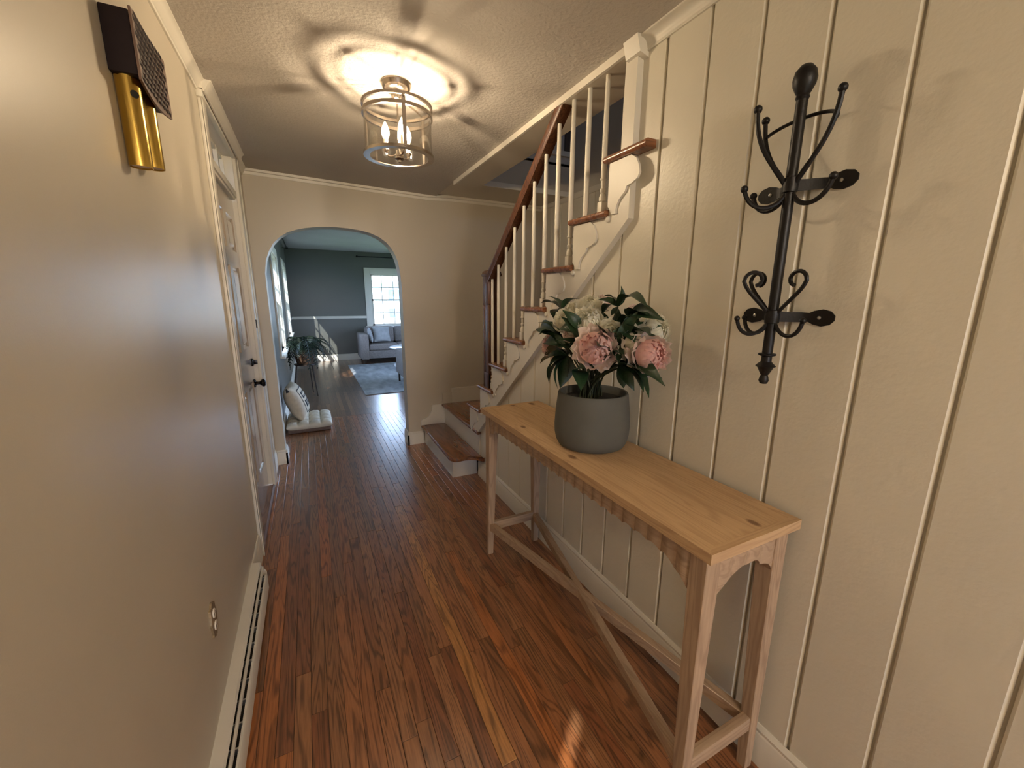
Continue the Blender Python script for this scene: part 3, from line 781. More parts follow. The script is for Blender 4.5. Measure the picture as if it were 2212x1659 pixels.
# right wall of the living room has a broad unseen opening, enlarged for daylight on the floor and rug
RWN = (4.6, 7.6, 0.5, 2.15)
bm = B()
for (y0, y1, z0, z1) in ((YW, RWN[0], 0, 2.6), (RWN[0], RWN[1], 0, RWN[2]), (RWN[0], RWN[1], RWN[3], 2.6), (RWN[1], YV+0.13, 0, 2.6)):
    box(bm, XV1, XV1+0.13, y0, y1, z0, z1)
struct('wall_living_right', bm, M['living'])
bm = B(); box(bm, XV-0.13, XV1+0.13, YW, YV+0.13, 2.425, 2.6); struct('ceiling', bm, M['ceil_living'])
bm = B(); box(bm, SX+0.1, XV1+0.13, YE, YW, 0, 2.6); struct('wall_end', bm, M['living'])
# living room side of the arch wall is painted green-grey
bm = B()
prism(bm, [(XV, 0.0)] + ARC + [(SX+0.1, 0.0), (SX+0.1, 2.42), (XV, 2.42)], 'y', YW, YW+0.004)
struct('wall_living_near', bm, M['living'])
# chair rail and skirting of the living room
bm = B(); prism(bm, [(YV, 0.945), (YV-0.012, 0.948), (YV-0.016, 0.965), (YV-0.024, 0.985), (YV-0.028, 1.003), (YV, 1.006)], 'x', XV, BW[0]-0.125); struct('trim_11', bm, M['trim'])
bm = B(); prism(bm, [(YV, 0.945), (YV-0.012, 0.948), (YV-0.016, 0.965), (YV-0.024, 0.985), (YV-0.028, 1.003), (YV, 1.006)], 'x', BW[1]+0.125, XV1); struct('trim_11', bm, M['trim'])
base_y('baseboard_living_back', YV, XV, XV1, 0.14)
base_x('baseboard_living_left', XV, -1, YW, YV, 0.14)
bm = B(); prism(bm, [(XV, 0.945), (XV+0.012, 0.948), (XV+0.024, 0.985), (XV+0.028, 1.003), (XV, 1.006)], 'y', W2[1]+0.10, YV); struct('trim_11', bm, M['trim'])

# unseen window added in the left wall for the floor sun patch, mostly curtained
wz = thing('window_4', None, None, (XL, -1.9, 0.95), kind='structure')
bm = B()
for (y0, y1, z0, z1) in ((-1.95, -1.90, 0.95, 2.0), (-1.0, -0.95, 0.95, 2.0), (-1.95, -0.95, 0.95, 1.0), (-1.95, -0.95, 1.95, 2.0)): box(bm, XL-0.09, XL-0.05, y0, y1, z0, z1)
obj('sash', bm, M['trim'], wz, smooth=False)
bm = B(); box(bm, XL-0.072, XL-0.068, -1.9, -1.0, 1.0, 1.95); obj('pane', bm, M['pane'], wz)

# outside -----------------------------------------------------------------
bm = B(); box(bm, -40, 40, -30, 60, -0.5, -0.35); struct('ground', bm, M['grass'])
nb = thing('neighbour_house', 'sunlit white house with blue windows seen through the far window', 'house', (3.4, 17, -0.35))
bm = B(); box(bm, -2, 9, 17, 23, -0.35, 1.95); obj('wall', bm, M['siding'], nb)
bm = B(); prism(bm, [(16.7, 1.95), (16.7, 2.0), (20, 2.6), (23.3, 2.0), (23.3, 1.95)], 'x', -2.3, 9.3); obj('roof', bm, M['siding'], nb)
for x in (3.02, 3.42, 3.82, 4.3):
    for (z0, z1) in ((1.30, 1.72), (0.62, 0.98)):
        bm = B(); box(bm, x-0.17, x+0.17, 16.97, 17.0, z0-0.04, z1+0.04); f = obj('window', bm, M['siding'], nb)
        bm = B(); box(bm, x-0.12, x+0.12, 16.955, 16.975, z0, z1); obj('pane', bm, M['bluepane'], f)

# ------------------------------------------------------------------ ceiling lamp
LX, LY = 0.433, 2.036
LZ = zc(LX)
lamp = thing('ceiling_lamp', 'round semi-flush ceiling light with clear glass drum and nickel rings', 'ceiling light', (LX, LY, LZ))
def lth(prof, m, name, parent, n=40, close=False):
    b = B(); lathe(b, prof, (LX, LY, LZ), n, close=close); return obj(name, b, m, parent)
lth([(0, 0.004), (0.064, 0.004), (0.066, -0.004), (0.062, -0.010), (0.060, -0.020), (0.052, -0.028), (0.040, -0.032), (0.030, -0.034), (0, -0.034)], M['nickel'], 'canopy', lamp)
lth([(0, -0.034), (0.024, -0.034), (0.024, -0.052), (0.018, -0.060), (0.011, -0.064), (0.011, -0.076), (0.0, -0.076)], M['nickel'], 'stem', lamp, 20)
RR = 0.150
def ringp(r, z, h, t): return [(r, z), (r, z-h), (r-t, z-h), (r-t, z)]
z1, z2, z3 = -0.088, -0.122, -0.300
lth(ringp(RR+0.003, z1, 0.012, 0.010), M['nickel'], 'upper_ring', lamp, 48, True)
lth(ringp(RR+0.003, z2, 0.014, 0.010), M['nickel'], 'lower_ring', lamp, 48, True)
lth([(RR+0.005, z3+0.012), (RR+0.005, z3), (RR-0.022, z3), (RR-0.022, z3+0.003), (RR+0.001, z3+0.003), (RR+0.001, z3+0.012)], M['nickel'], 'bottom_ring', lamp, 48, True)
lth([(RR-0.003, z2-0.004), (RR-0.003, z3+0.004), (RR-0.006, z3+0.004), (RR-0.006, z2-0.004)], M['glass'], 'glass_drum', lamp, 48, True)
for k in range(3):
    a = math.radians(268 + 120*k)
    d = Vector((math.cos(a), math.sin(a), 0)); s = Vector((-d.y, d.x, 0))
    C0 = Vector((LX, LY, LZ))
    b = B()
    P = [C0 + d*r + Vector((0, 0, z)) for r, z in ((0.018, -0.058), (0.060, -0.064), (0.110, -0.074), (RR-0.002, z1-0.002))]
    tube(b, P, 0.0042, 8); obj('arm', b, M['nickel'], lamp)
    b = B(); p0 = C0 + d*(RR-0.001)
    hexa(b, [p0 + s*q*0.0075 + d*e + Vector((0, 0, z)) for z in (z3+0.004, z1) for q, e in ((-1, -0.003), (1, -0.003), (1, 0.003), (-1, 0.003))])
    obj('upright', b, M['nickel'], lamp)
    for zr in ((z1+z2)/2, z3+0.008):
        b = B(); ball(b, p0 + d*0.006 + Vector((0, 0, zr)), 0.005, 8); obj('rivet', b, M['nickel'], lamp)
# centre rod and cluster
lth([(0, -0.076), (0.004, -0.076), (0.004, -0.268), (0.016, -0.270), (0.017, -0.292), (0.012, -0.296), (0.022, -0.300), (0.022, -0.304), (0.009, -0.310), (0.007, -0.318), (0, -0.322)], M['nickel'], 'centre_rod', lamp, 20)
for k in range(3):
    a = math.radians(155 + 120*k); d = Vector((math.cos(a), math.sin(a), 0)); C0 = Vector((LX, LY, LZ))
    rr = 0.058
    b = B(); tube(b, bez(C0 + d*0.014 + Vector((0, 0, -0.284)), C0 + d*0.035 + Vector((0, 0, -0.300)), C0 + d*rr + Vector((0, 0, -0.296)), C0 + d*rr + Vector((0, 0, -0.275)), 8), 0.004, 8)
    lathe(b, [(0, 0), (0.008, 0), (0.015, 0.010), (0.015, 0.013), (0, 0.013)], C0 + d*rr + Vector((0, 0, -0.278)), 14)
    am = obj('bulb_arm', b, M['nickel'], lamp)
    b = B(); lathe(b, [(0, 0), (0.0105, 0), (0.0105, 0.042), (0, 0.042)], C0 + d*rr + Vector((0, 0, -0.265)), 14); obj('candle_sleeve', b, M['candle'], am)
    pb_ = C0 + d*rr + Vector((0, 0, -0.224))
    b = B(); lathe(b, [(0, 0), (0.009, 0.0), (0.015, 0.013), (0.0185, 0.027), (0.0165, 0.042), (0.010, 0.058), (0.004, 0.070), (0, 0.074)], pb_, 14); bl = obj('bulb', b, M['bulbglass'], am)
    b = B(); tube(b, [pb_ + Vector((0, 0, 0.016)), pb_ + Vector((0, 0, 0.028)), pb_ + Vector((0, 0, 0.042))], [0.002, 0.0032, 0.002], 8); obj('filament', b, M['bulb'], bl if False else am)

gl = thing('fill_globe', 'unseen glowing globe added behind the viewer as warm fill light', 'ceiling light', (0.40, -2.1, zc(0.4)))  # added fill light out of view, lifts the near walls and floor
b = B(); lathe(b, [(0, 0.003), (0.07, 0.003), (0.07, -0.02), (0.03, -0.03), (0.03, -0.05), (0, -0.05)], (0.40, -2.1, zc(0.4)), 20); obj('canopy', b, M['nickel'], gl)
b = B(); ball(b, (0.40, -2.1, zc(0.4)-0.19), 0.15, 24); obj('globe', b, emis('fill_globe_glow', (1.0, 0.80, 0.57, 1), FILL_GLOBE_STRENGTH), gl)

# ------------------------------------------------------------------ console table
TX0, TX1, TY0, TY1, TZ = 0.785, 1.140, 0.540, 1.958, 0.86
tb = thing('console_table', 'narrow limed pine console table with scalloped apron against the boarded wall', 'table', ((TX0+TX1)/2, (TY0+TY1)/2, 0))
e = 0.022
bm = B(); box(bm, TX0+e, TX1-e, TY0+e, TY1-e, TZ-0.024, TZ); obj('tabletop', bm, M['pine'], tb, origin=(0, 0, 0))
for (pl, mm) in (([(TX0, TY0), (TX0+e, TY0+e), (TX0+e, TY1-e), (TX0, TY1)], 'pine_y'), ([(TX1, TY0), (TX1, TY1), (TX1-e, TY1-e), (TX1-e, TY0+e)], 'pine_y'),
                 ([(TX0, TY0), (TX1, TY0), (TX1-e, TY0+e), (TX0+e, TY0+e)], 'pine_x'), ([(TX0, TY1), (TX0+e, TY1-e), (TX1-e, TY1-e), (TX1, TY1)], 'pine_x')):
    bm = B(); prism(bm, pl, 'z', TZ-0.027, TZ+0.0005); obj('edge_band', bm, wood('limed_pine_edge_'+mm[-1], PD, PL, mm[-1].upper(), 0.55, 0.0, grain=0.6) if ('limed_pine_edge_'+mm[-1]) not in bpy.data.materials else bpy.data.materials['limed_pine_edge_'+mm[-1]], tb, smooth=False)
lx0, lx1, ly0, ly1 = TX0+0.018, TX1-0.012, TY0+0.020, TY1-0.020
for (x, sx) in ((lx0, 1), (lx1, -1)):
    for (y, sy_) in ((ly0, 1), (ly1, -1)):
        t, bt = 0.050, 0.030
        def q(sz): return [(x, y), (x+sx*sz, y), (x+sx*sz, y+sy_*sz), (x, y+sy_*sz)]
        P = [(a, c, 0.0) for a, c in q(bt)] + [(a, c, 0.70) for a, c in q(t)]
        bm = B()
        r1 = [bm.verts.new(p) for p in P[:4]]; r2 = [bm.verts.new(p) for p in P[4:]]; r3 = [bm.verts.new((a, c, TZ-0.026)) for a, c in q(t)]
        for a, b_ in ((r1, r2), (r2, r3)):
            for i in range(4): bm.faces.new((a[i], a[(i+1) % 4], b_[(i+1) % 4], b_[i]))
        bm.faces.new(r1); bm.faces.new(r3)
        bmesh.ops.recalc_face_normals(bm, faces=bm.faces)
        bmesh.ops.bevel(bm, geom=[e_ for e_ in bm.edges if abs(e_.verts[0].co.z-e_.verts[1].co.z) > 0.05], offset=0.002, segments=1, affect='EDGES')
        obj('leg', bm, M['pine_z'], tb)
def apron(axis, pos, out, a0, a1, m, pitch, name):
    """scalloped, fluted apron; axis is the running axis, out = outward direction sign"""
    b = B(); L_ = a1-a0; ns = max(2, round(L_/pitch)); N_ = ns*8; zt = TZ-0.025
    rows_ = []
    for i in range(N_+1):
        t = i/N_; s = a0 + L_*t; ph = (t*ns) % 1.0
        d = min(t, 1-t)*L_
        w_ = abs(math.sin(PI*t*ns))
        dep = 0.070 - 0.013*w_ + 0.050*max(0, 1-d/0.10)**1.6 + (0.012 if d < 0.16 else 0.0)*max(0, 1-d/0.16)
        bl = 0.007*w_
        rows_.append((s, dep, bl))
    F = []
    for s, dep, bl in rows_:
        o1, o2 = pos + out*bl, pos - out*0.016
        pts_ = ((o1, zt), (o1, zt-dep), (o2, zt-dep), (o2, zt))
        F.append([b.verts.new((p, s, z) if axis == 'y' else (s, p, z)) for p, z in pts_])
    for f1, f2 in zip(F, F[1:]):
        for i in range(4): b.faces.new((f1[i], f1[(i+1) % 4], f2[(i+1) % 4], f2[i]))
    b.faces.new(F[0]); b.faces.new(list(reversed(F[-1])))
    return obj(name, b, m, tb, sharp=25)
apron('y', lx0+0.006, -1, ly0+0.045, ly1-0.045, M['pine_y'], 0.052, 'front_apron')
apron('y', lx1-0.006, 1, ly0+0.045, ly1-0.045, M['pine_y'], 0.052, 'back_apron')
apron('x', ly0+0.006, -1, lx0+0.045, lx1-0.045, M['pine_x'], 0.060, 'end_apron')
apron('x', ly1-0.006, 1, lx0+0.045, lx1-0.045, M['pine_x'], 0.060, 'end_apron')
for y in (ly0+0.004, ly1-0.034):
    bm = B(); box(bm, lx0+0.03, lx1-0.03, y, y+0.026, 0.148, 0.196, 0.002); obj('end_stretcher', bm, M['pine_x'], tb)
def bar(p, q, wdt, z0, z1):
    b = B(); p, q = Vector(p), Vector(q); d = (q-p).normalized(); s = Vector((-d.y, d.x, 0))*wdt/2
    hexa(b, [(*(v).to_2d(), z) for z in (z0, z1) for v in (p-s, q-s, q+s, p+s)])
    bmesh.ops.recalc_face_normals(b, faces=b.faces)
    bmesh.ops.bevel(b, geom=list(b.edges), offset=0.002, segments=1, affect='EDGES')
    return b
obj('cross_brace', bar((lx0+0.02, ly0+0.02, 0), (lx1-0.02, ly1-0.02, 0), 0.030, 0.150, 0.190), M['pine_y'], tb)
obj('cross_brace', bar((lx0+0.02, ly1-0.02, 0), (lx1-0.02, ly0+0.02, 0), 0.030, 0.1505, 0.1905), M['pine_y'], tb)

# ------------------------------------------------------------------ planter and peonies
PC = Vector((0.985, 1.262, TZ+0.0008))
pl = thing('planter', 'grey rounded planter pot on the pine console table', 'planter', PC)
bm = B()
lathe(bm, [(0, 0), (0.120, 0), (0.131, 0.006), (0.141, 0.024), (0.147, 0.052), (0.1485, 0.085), (0.1455, 0.14), (0.140, 0.190), (0.1375, 0.212), (0.134, 0.218), (0.128, 0.218), (0.124, 0.212), (0.122, 0.16), (0, 0.16)], PC, 48)
obj('pot', bm, M['pot'], pl)
bm = B(); lathe(bm, [(0, 0.190), (0.06, 0.194), (0.1215, 0.188), (0.1215, 0.161)], PC, 32); obj('soil', bm, M['soil'], pl)

FLOWERS = [(0.85, 1.087, 1.276, 0.068, 'p'), (0.9, 1.21, 1.355, 0.062, 'w'), (0.885, 1.325, 1.358, 0.05, 'w'), (0.99, 1.314, 1.412, 0.052, 'w'), (1.0, 1.413, 1.401, 0.045, 'w'), (1.05, 1.329, 1.425, 0.04, 'b'), (0.93, 1.107, 1.31, 0.055, 'w'), (0.975, 1.013, 1.293, 0.06, 'w'), (0.965, 0.95, 1.264, 0.06, 'p'), (1.05, 1.018, 1.336, 0.052, 'w'), (0.9, 1.454, 1.249, 0.048, 'p'), (1.05, 1.13, 1.392, 0.03, 'b'), (0.865, 1.265, 1.303, 0.026, 'b')]
LEAVES = [((0.9, 1.373, 1.392), [(0.878, 1.475, 1.425), (0.886, 1.437, 1.446), (0.916, 1.307, 1.44), (0.926, 1.472, 1.366), (0.899, 1.355, 1.373)]), ((0.875, 1.345, 1.29), [(0.904, 1.558, 1.314), (0.839, 1.42, 1.347), (0.847, 1.44, 1.303)]), ((0.86, 1.308, 1.332), [(0.851, 1.228, 1.323)]), ((0.865, 1.281, 1.258), [(0.871, 1.452, 1.26), (0.875, 1.365, 1.281), (0.888, 1.264, 1.271)]), ((0.865, 1.272, 1.225), [(0.837, 1.41, 1.19), (0.891, 1.461, 1.208), (0.825, 1.356, 1.149), (0.829, 1.299, 1.119), (0.854, 1.291, 1.114), (0.883, 1.293, 1.138), (0.839, 1.362, 1.124)]), ((0.88, 1.224, 1.176), [(0.832, 1.134, 1.14), (0.845, 1.107, 1.213)]), ((0.98, 1.139, 1.41), [(0.937, 1.18, 1.436), (0.98, 1.203, 1.45), (0.98, 1.122, 1.471), (0.963, 1.092, 1.448), (0.939, 0.977, 1.434), (1.006, 1.25, 1.395), (0.97, 1.16, 1.382)]), ((0.99, 1.096, 1.377), [(0.964, 1.044, 1.408), (1.019, 1.189, 1.319), (0.999, 1.127, 1.288), (0.98, 1.099, 1.346), (0.945, 0.972, 1.397), (0.949, 0.927, 1.386)]), ((0.96, 1.069, 1.33), [(0.941, 0.948, 1.336), (0.913, 1.07, 1.331), (0.926, 0.993, 1.311), (0.975, 1.095, 1.245), (0.954, 1.025, 1.27)]), ((0.95, 1.081, 1.213), [(0.961, 1.163, 1.171), (0.915, 0.868, 1.206), (0.927, 0.916, 1.166), (0.955, 1.014, 1.149), (0.968, 1.071, 1.14), (0.946, 0.96, 1.166), (0.906, 1.089, 1.246), (0.945, 0.979, 1.222), (0.972, 0.941, 1.204)]), ((0.99, 1.23, 1.387), [(1.015, 1.264, 1.339)]), ((0.92, 1.266, 1.282), [(0.915, 1.317, 1.256), (0.886, 1.229, 1.229), (0.912, 1.23, 1.319)]), ((0.93, 1.085, 1.268), [(0.951, 1.143, 1.228), (0.908, 1.034, 1.238)])]
SOILC = PC + Vector((0, 0, 0.190))
pb = thing('peony_bouquet', 'bushy bouquet of cream and pink peonies with dark green leaves in the planter', 'flowers', SOILC)
frnd = random.Random(5)
def leaf_mesh(wid, droop, seed):
    b = B(); rr_ = random.Random(seed); n = 8; rows_ = []
    for i in range(n+1):
        t = i/n
        hw = wid*0.5*(math.sin(PI*min(1, t*1.02)**0.85))**0.9 if 0 < t < 1 else 0.004
        z = 0.10*math.sin(PI*t)*droop - 0.10*t*t*droop
        tw = rr_.uniform(-0.01, 0.01)
        rows_.append([b.verts.new((t, s*hw, z + abs(s)*hw*0.35 + tw*s)) for s in (-1, -0.5, 0, 0.5, 1)])
    for r1, r2 in zip(rows_, rows_[1:]):
        for i in range(4): b.faces.new((r1[i], r1[i+1], r2[i+1], r2[i]))
    me = finish(b, 'leaf', True, 80); me.materials.append(M['leaf']); return me
leaf_meshes = [leaf_mesh(wd, dr_, i) for i, (wd, dr_) in enumerate(((0.50, 1.0), (0.44, 1.5), (0.56, 0.7), (0.42, 1.2)))]
def add_leaf(base, tip, parent, base_w, wscale=1.0):
    base, tip = Vector(base), Vector(tip)
    d = tip-base; L_ = d.length
    if L_ < 0.02: return
    x = d.normalized()
    view = (Vector((-0.2, -0.4, 0.75)) + Vector([frnd.uniform(-0.5, 0.5) for _ in range(3)])).normalized()
    y = view.cross(x).normalized(); z = x.cross(y)
    L_ *= 1.12
    if L_ > 0.12: wscale *= 0.12/L_
    mt = Matrix(((x.x, y.x, z.x, 0), (x.y, y.y, z.y, 0), (x.z, y.z, z.z, 0), (0, 0, 0, 1))) @ Matrix.Diagonal((L_*1.02, L_*1.0*wscale, L_, 1))
    o = bpy.data.objects.new('leaf', frnd.choice(leaf_meshes)); COL.objects.link(o); o.parent = parent
    o.matrix_basis = Matrix.Translation(base - base_w) @ mt
def stem(p_end, r=0.0032):
    a = frnd.uniform(0, 2*PI); rr_ = frnd.uniform(0.01, 0.055)
    p0 = SOILC + Vector((math.cos(a)*rr_, math.sin(a)*rr_, -0.004))
    p_end = Vector(p_end)
    mid = p0.lerp(p_end, 0.45); mid.x = p0.x + (p_end.x-p0.x)*0.25; mid.y = p0.y + (p_end.y-p0.y)*0.25
    b = B(); tube(b, bez(p0, p0 + Vector((0, 0, 0.06)), mid, p_end, 8), [r]*9, 6)
    return obj('stem', b, M['stem'], pb)
for base, tips in LEAVES:
    stem(base)
    for t in tips: add_leaf(base, t, pb, SOILC)
# inner, darker foliage that fills the bush
for i in range(70):
    a = frnd.uniform(0, 2*PI); el = frnd.uniform(-0.1, 1.0); rr_ = frnd.uniform(0.06, 0.13)
    c = Vector((0.965, 1.20, 1.225)) + Vector((math.cos(a)*rr_*0.75, math.sin(a)*rr_*1.25, math.sin(el)*rr_*1.0))
    dirv = (c - Vector((0.98, 1.21, 1.15))).normalized() + Vector([frnd.uniform(-0.5, 0.5) for _ in range(3)])
    add_leaf(c, c + dirv.normalized()*frnd.uniform(0.07, 0.115), pb, SOILC)
for i in range(8):
    a = frnd.uniform(0, 2*PI); stem(Vector((0.965, 1.20, 1.22)) + Vector((math.cos(a)*0.05, math.sin(a)*0.09, frnd.uniform(-0.02, 0.06))))
def shell_petal(b, p, ax, s, t, R, a0, wa, f0, f1, ruf, flare, na=6, nf=6):
    """one cupped petal lying on a sphere of radius R round p; f runs from the calyx (0) over the equator (90) inwards"""
    ph = frnd.uniform(0, 6.3); rows_ = []
    for i in range(nf+1):
        u = i/nf; row = []
        for j in range(na+1):
            q = -1 + 2*j/na
            edge = u**2.5*ruf
            f = math.radians(f0 + (f1-f0)*u*(1 - 0.16*q*q*u) + edge*9*math.sin(ph + q*5.2))
            a = a0 + wa*q*math.sin(PI*0.5*min(1, 0.25+u*0.95))*(1 - 0.12*u**4)
            rad = s*math.cos(a) + t*math.sin(a)
            rr_ = R*(1 + flare*u**3 + edge*0.10*math.sin(ph*2 + q*7.3))
            row.append(b.verts.new(p + rad*(rr_*math.sin(f)) - ax*(rr_*math.cos(f))))
        rows_.append(row)
    for r1, r2 in zip(rows_, rows_[1:]):
        for k in range(na): b.faces.new((r1[k], r1[k+1], r2[k+1], r2[k]))
CENTER = Vector((0.985, 1.24, 1.20))
for (x, y, z, r, ck) in FLOWERS:
    p = Vector((x, y, z))
    ax = ((p-CENTER).normalized()*0.9 + Vector((-0.45, -0.75, 0.05))).normalized()
    s, t = frame_of(ax)
    stem(p - ax*r*0.5)
    # ruffled heart: many small petals in one mesh
    b = B(); ball(b, p - ax*r*0.05, r*0.30, 10)
    for cnt, rl, f1 in ((4, 0.34, 172), (6, 0.46, 164), (7, 0.58, 154), (8, 0.70, 143), (8, 0.81, 131)):
        for k in range(cnt):
            shell_petal(b, p - ax*r*0.05, ax, s, t, r*rl*frnd.uniform(0.94, 1.06), 2*PI*(k + frnd.uniform(-0.2, 0.2))/cnt + rl*9, 1.25*PI/cnt, 40, f1 + frnd.uniform(-10, 8), 1.0, 0.05, 5, 5)
    mm = {'w': M['white_petal'], 'p': M['pink_petal'], 'b': M['blush_petal']}[ck]
    hd = obj('flower_head', b, mm, pb, origin=p, sharp=80)
    no = 7 if r > 0.035 else 5
    for k in range(no + (4 if r > 0.035 else 0)):
        b = B(); far = k >= no
        a0 = 2*PI*(k + frnd.uniform(-0.25, 0.25))/(4 if far else no) + (0.4 if far else 0)
        shell_petal(b, p - ax*r*0.05, ax, s, t, r*(1.02 if far else 0.94)*frnd.uniform(0.96, 1.06), a0, 1.25*PI/no, 14, (80 if far else 106) + frnd.uniform(-10, 8), 0.9, 0.22 if far else 0.10)
        obj('petal', b, M['blush_petal'] if ck == 'p' else mm, hd, origin=p, sharp=80)

# ------------------------------------------------------------------ coat rack
RX, RY = 1.100, 0.669
cr = thing('coat_rack', 'black wrought-iron wall coat rack with curled hooks and ball ends', 'coat rack', (RX, RY, 1.215))
bm = B(); tube(bm, [(RX, RY, 1.275), (RX, RY, 1.915)], 0.0125, 12); obj('pole', bm, M['black'], cr)
bm = B(); lathe(bm, [(0, 0), (0.012, 0.0), (0.015, 0.006), (0.0135, 0.012), (0.017, 0.018), (0.0235, 0.032), (0.0255, 0.046), (0.022, 0.062), (0.012, 0.074), (0, 0.078)], (RX, RY, 1.903), 18); obj('top_finial', bm, M['black'], cr)
bm = B(); lathe(bm, [(0, 1.212), (0.0085, 1.214), (0.0125, 1.222), (0.0105, 1.232), (0.0085, 1.237), (0.012, 1.243), (0.019, 1.258), (0.0245, 1.262), (0.021, 1.266), (0.013, 1.274), (0.0125, 1.288), (0.021, 1.292), (0.0215, 1.296), (0.0125, 1.297), (0, 1.297)], (RX, RY, 0), 16); obj('bottom_finial', bm, M['black'], cr)
ANG = [math.radians(a) for a in (262, 140, 80)]
def at_ang(a, r, z):
    d = Vector((math.cos(a)*(0.60 if math.cos(a) > 0 else 1.0), math.sin(a), 0)); return Vector((RX, RY, z)) + d*r
for a in ANG:
    b = B()
    tube(b, bez(at_ang(a, 0.010, 1.715), at_ang(a, 0.045, 1.768), at_ang(a, 0.088, 1.80), at_ang(a, 0.093, 1.885), 12), [0.0062]*4 + [0.0055]*9, 8); ball(b, at_ang(a, 0.093, 1.892), 0.0098, 10)
    obj('hat_arm', b, M['black'], cr)
    b = B()
    tube(b, bez(at_ang(a, 0.008, 1.700), at_ang(a, 0.022, 1.655), at_ang(a, 0.085, 1.650), at_ang(a, 0.102, 1.706), 12), 0.0055, 8); ball(b, at_ang(a, 0.103, 1.712), 0.0092, 10)
    obj('coat_hook', b, M['black'], cr)
    b = B()
    P = bez(at_ang(a, 0.010, 1.400), at_ang(a, 0.035, 1.435), at_ang(a, 0.068, 1.455), at_ang(a, 0.078, 1.485), 8)
    c0 = at_ang(a, 0.053, 1.490)
    for i in range(1, 15):
        th = i/14*1.40*PI; rr_ = 0.025*(1-0.45*i/14)
        P.append(at_ang(a, 0.053 + 0.025*0 + rr_*math.cos(th) + 0.0*i, 1.487 + rr_*math.sin(th)))
    tube(b, P, 0.0050, 8); obj('scroll_arm', b, M['black'], cr)
    b = B()
    tube(b, bez(at_ang(a, 0.008, 1.385), at_ang(a, 0.020, 1.340), at_ang(a, 0.072, 1.330), at_ang(a, 0.083, 1.382), 12), 0.0050, 8); ball(b, at_ang(a, 0.084, 1.388), 0.0075, 10)
    obj('lower_hook', b, M['black'], cr)
b = B(); P = []
for i in range(21):
    th = math.radians(80 - i/20*178); P.append((RX + 0.024*math.cos(th), RY + 0.082*math.sin(th), 1.842 + 0.030*math.cos(th)))
tube(b, P, 0.0042, 8); obj('hoop', b, M['black'], cr)
for z, tl in ((1.716, 0.0), (1.394, 0.0)):
    b = B(); lathe(b, [(0.0128, -0.018), (0.017, -0.016), (0.018, 0.0), (0.017, 0.016), (0.0128, 0.018)], (RX, RY, z), 14); obj('hub', b, M['black'], cr)
    # strap that bows out to the pole and ends in two pointed plates on the wall
    b = B(); hz = []
    prof = [(-0.118, XR-0.003, 0.006), (-0.108, XR-0.003, 0.017), (-0.090, XR-0.003, 0.0215), (-0.070, XR-0.003, 0.017), (-0.060, XR-0.004, 0.0115), (-0.045, XR-0.012, 0.013), (-0.025, XR-0.030, 0.013), (-0.010, RX+0.014, 0.013), (0.010, RX+0.014, 0.013), (0.025, XR-0.030, 0.013), (0.045, XR-0.012, 0.013), (0.060, XR-0.004, 0.0115), (0.070, XR-0.003, 0.017), (0.090, XR-0.003, 0.0215), (0.108, XR-0.003, 0.017), (0.118, XR-0.003, 0.006)]
    for dy, x, hh in prof:
        hz.append([b.verts.new(q) for q in ((x, RY+dy, z-hh), (x, RY+dy, z+hh), (x+0.003, RY+dy, z+hh), (x+0.003, RY+dy, z-hh))])
    for a_, c_ in zip(hz, hz[1:]):
        for i in range(4): b.faces.new((a_[i], a_[(i+1) % 4], c_[(i+1) % 4], c_[i]))
    b.faces.new(hz[0]); b.faces.new(list(reversed(hz[-1])))
    sp = obj('wall_bracket', b, M['black'], cr, sharp=30)
    for dy in (-0.084, 0.084):
        b = B(); lathe(b, [(0, 0), (0.0045, 0), (0.0045, 0.0015), (0.002, 0.003), (0, 0.003)], (XR-0.003, RY+dy, z), 10, axis=(-1, 0, 0)); obj('screw', b, M['screw'], sp)

# ------------------------------------------------------------------ door chime on the left wall
CY0, CY1, CZ0, CZ1, CX = 1.352, 1.600, 1.934, 2.082, -0.302
dc = thing('door_chime', 'dark wall door chime with woven front and two hanging brass tubes', 'door chime', (XL, (CY0+CY1)/2, CZ0))
bm = B(); box(bm, XL, CX-0.006, CY0+0.004, CY1-0.004, CZ0+0.010, CZ1-0.004, 0.004); obj('chime_box', bm, M['chimebox'], dc)
# front plate: slightly bowed with a drooping lower edge
bm = B(); n = 12; top = []; bot = []
for k in range(2):
    rowt, rowb = [], []
    for i in range(n+1):
        t = i/n; y = CY0 + (CY1-CY0)*t; x = CX + (0.0 if k == 0 else -0.005) - 0.004*math.sin(PI*t)
        rowt.append(bm.verts.new((x, y, CZ1))); rowb.append(bm.verts.new((x, y, CZ0 - 0.012*math.sin(PI*t))))
    top.append(rowt); bot.append(rowb)
for i in range(n):
    bm.faces.new((top[0][i], top[0][i+1], bot[0][i+1], bot[0][i])); bm.faces.new((top[1][i], bot[1][i], bot[1][i+1], top[1][i+1]))
    bm.faces.new((top[0][i], top[1][i], top[1][i+1], top[0][i+1])); bm.faces.new((bot[0][i], bot[0][i+1], bot[1][i+1], bot[1][i]))
bm.faces.new((top[0][0], bot[0][0], bot[1][0], top[1][0])); bm.faces.new((top[0][n], top[1][n], bot[1][n], bot[0][n]))
fp = obj('front_plate', bm, mat('chime_front_tan', (0.15, 0.085, 0.055), 0.5), dc)
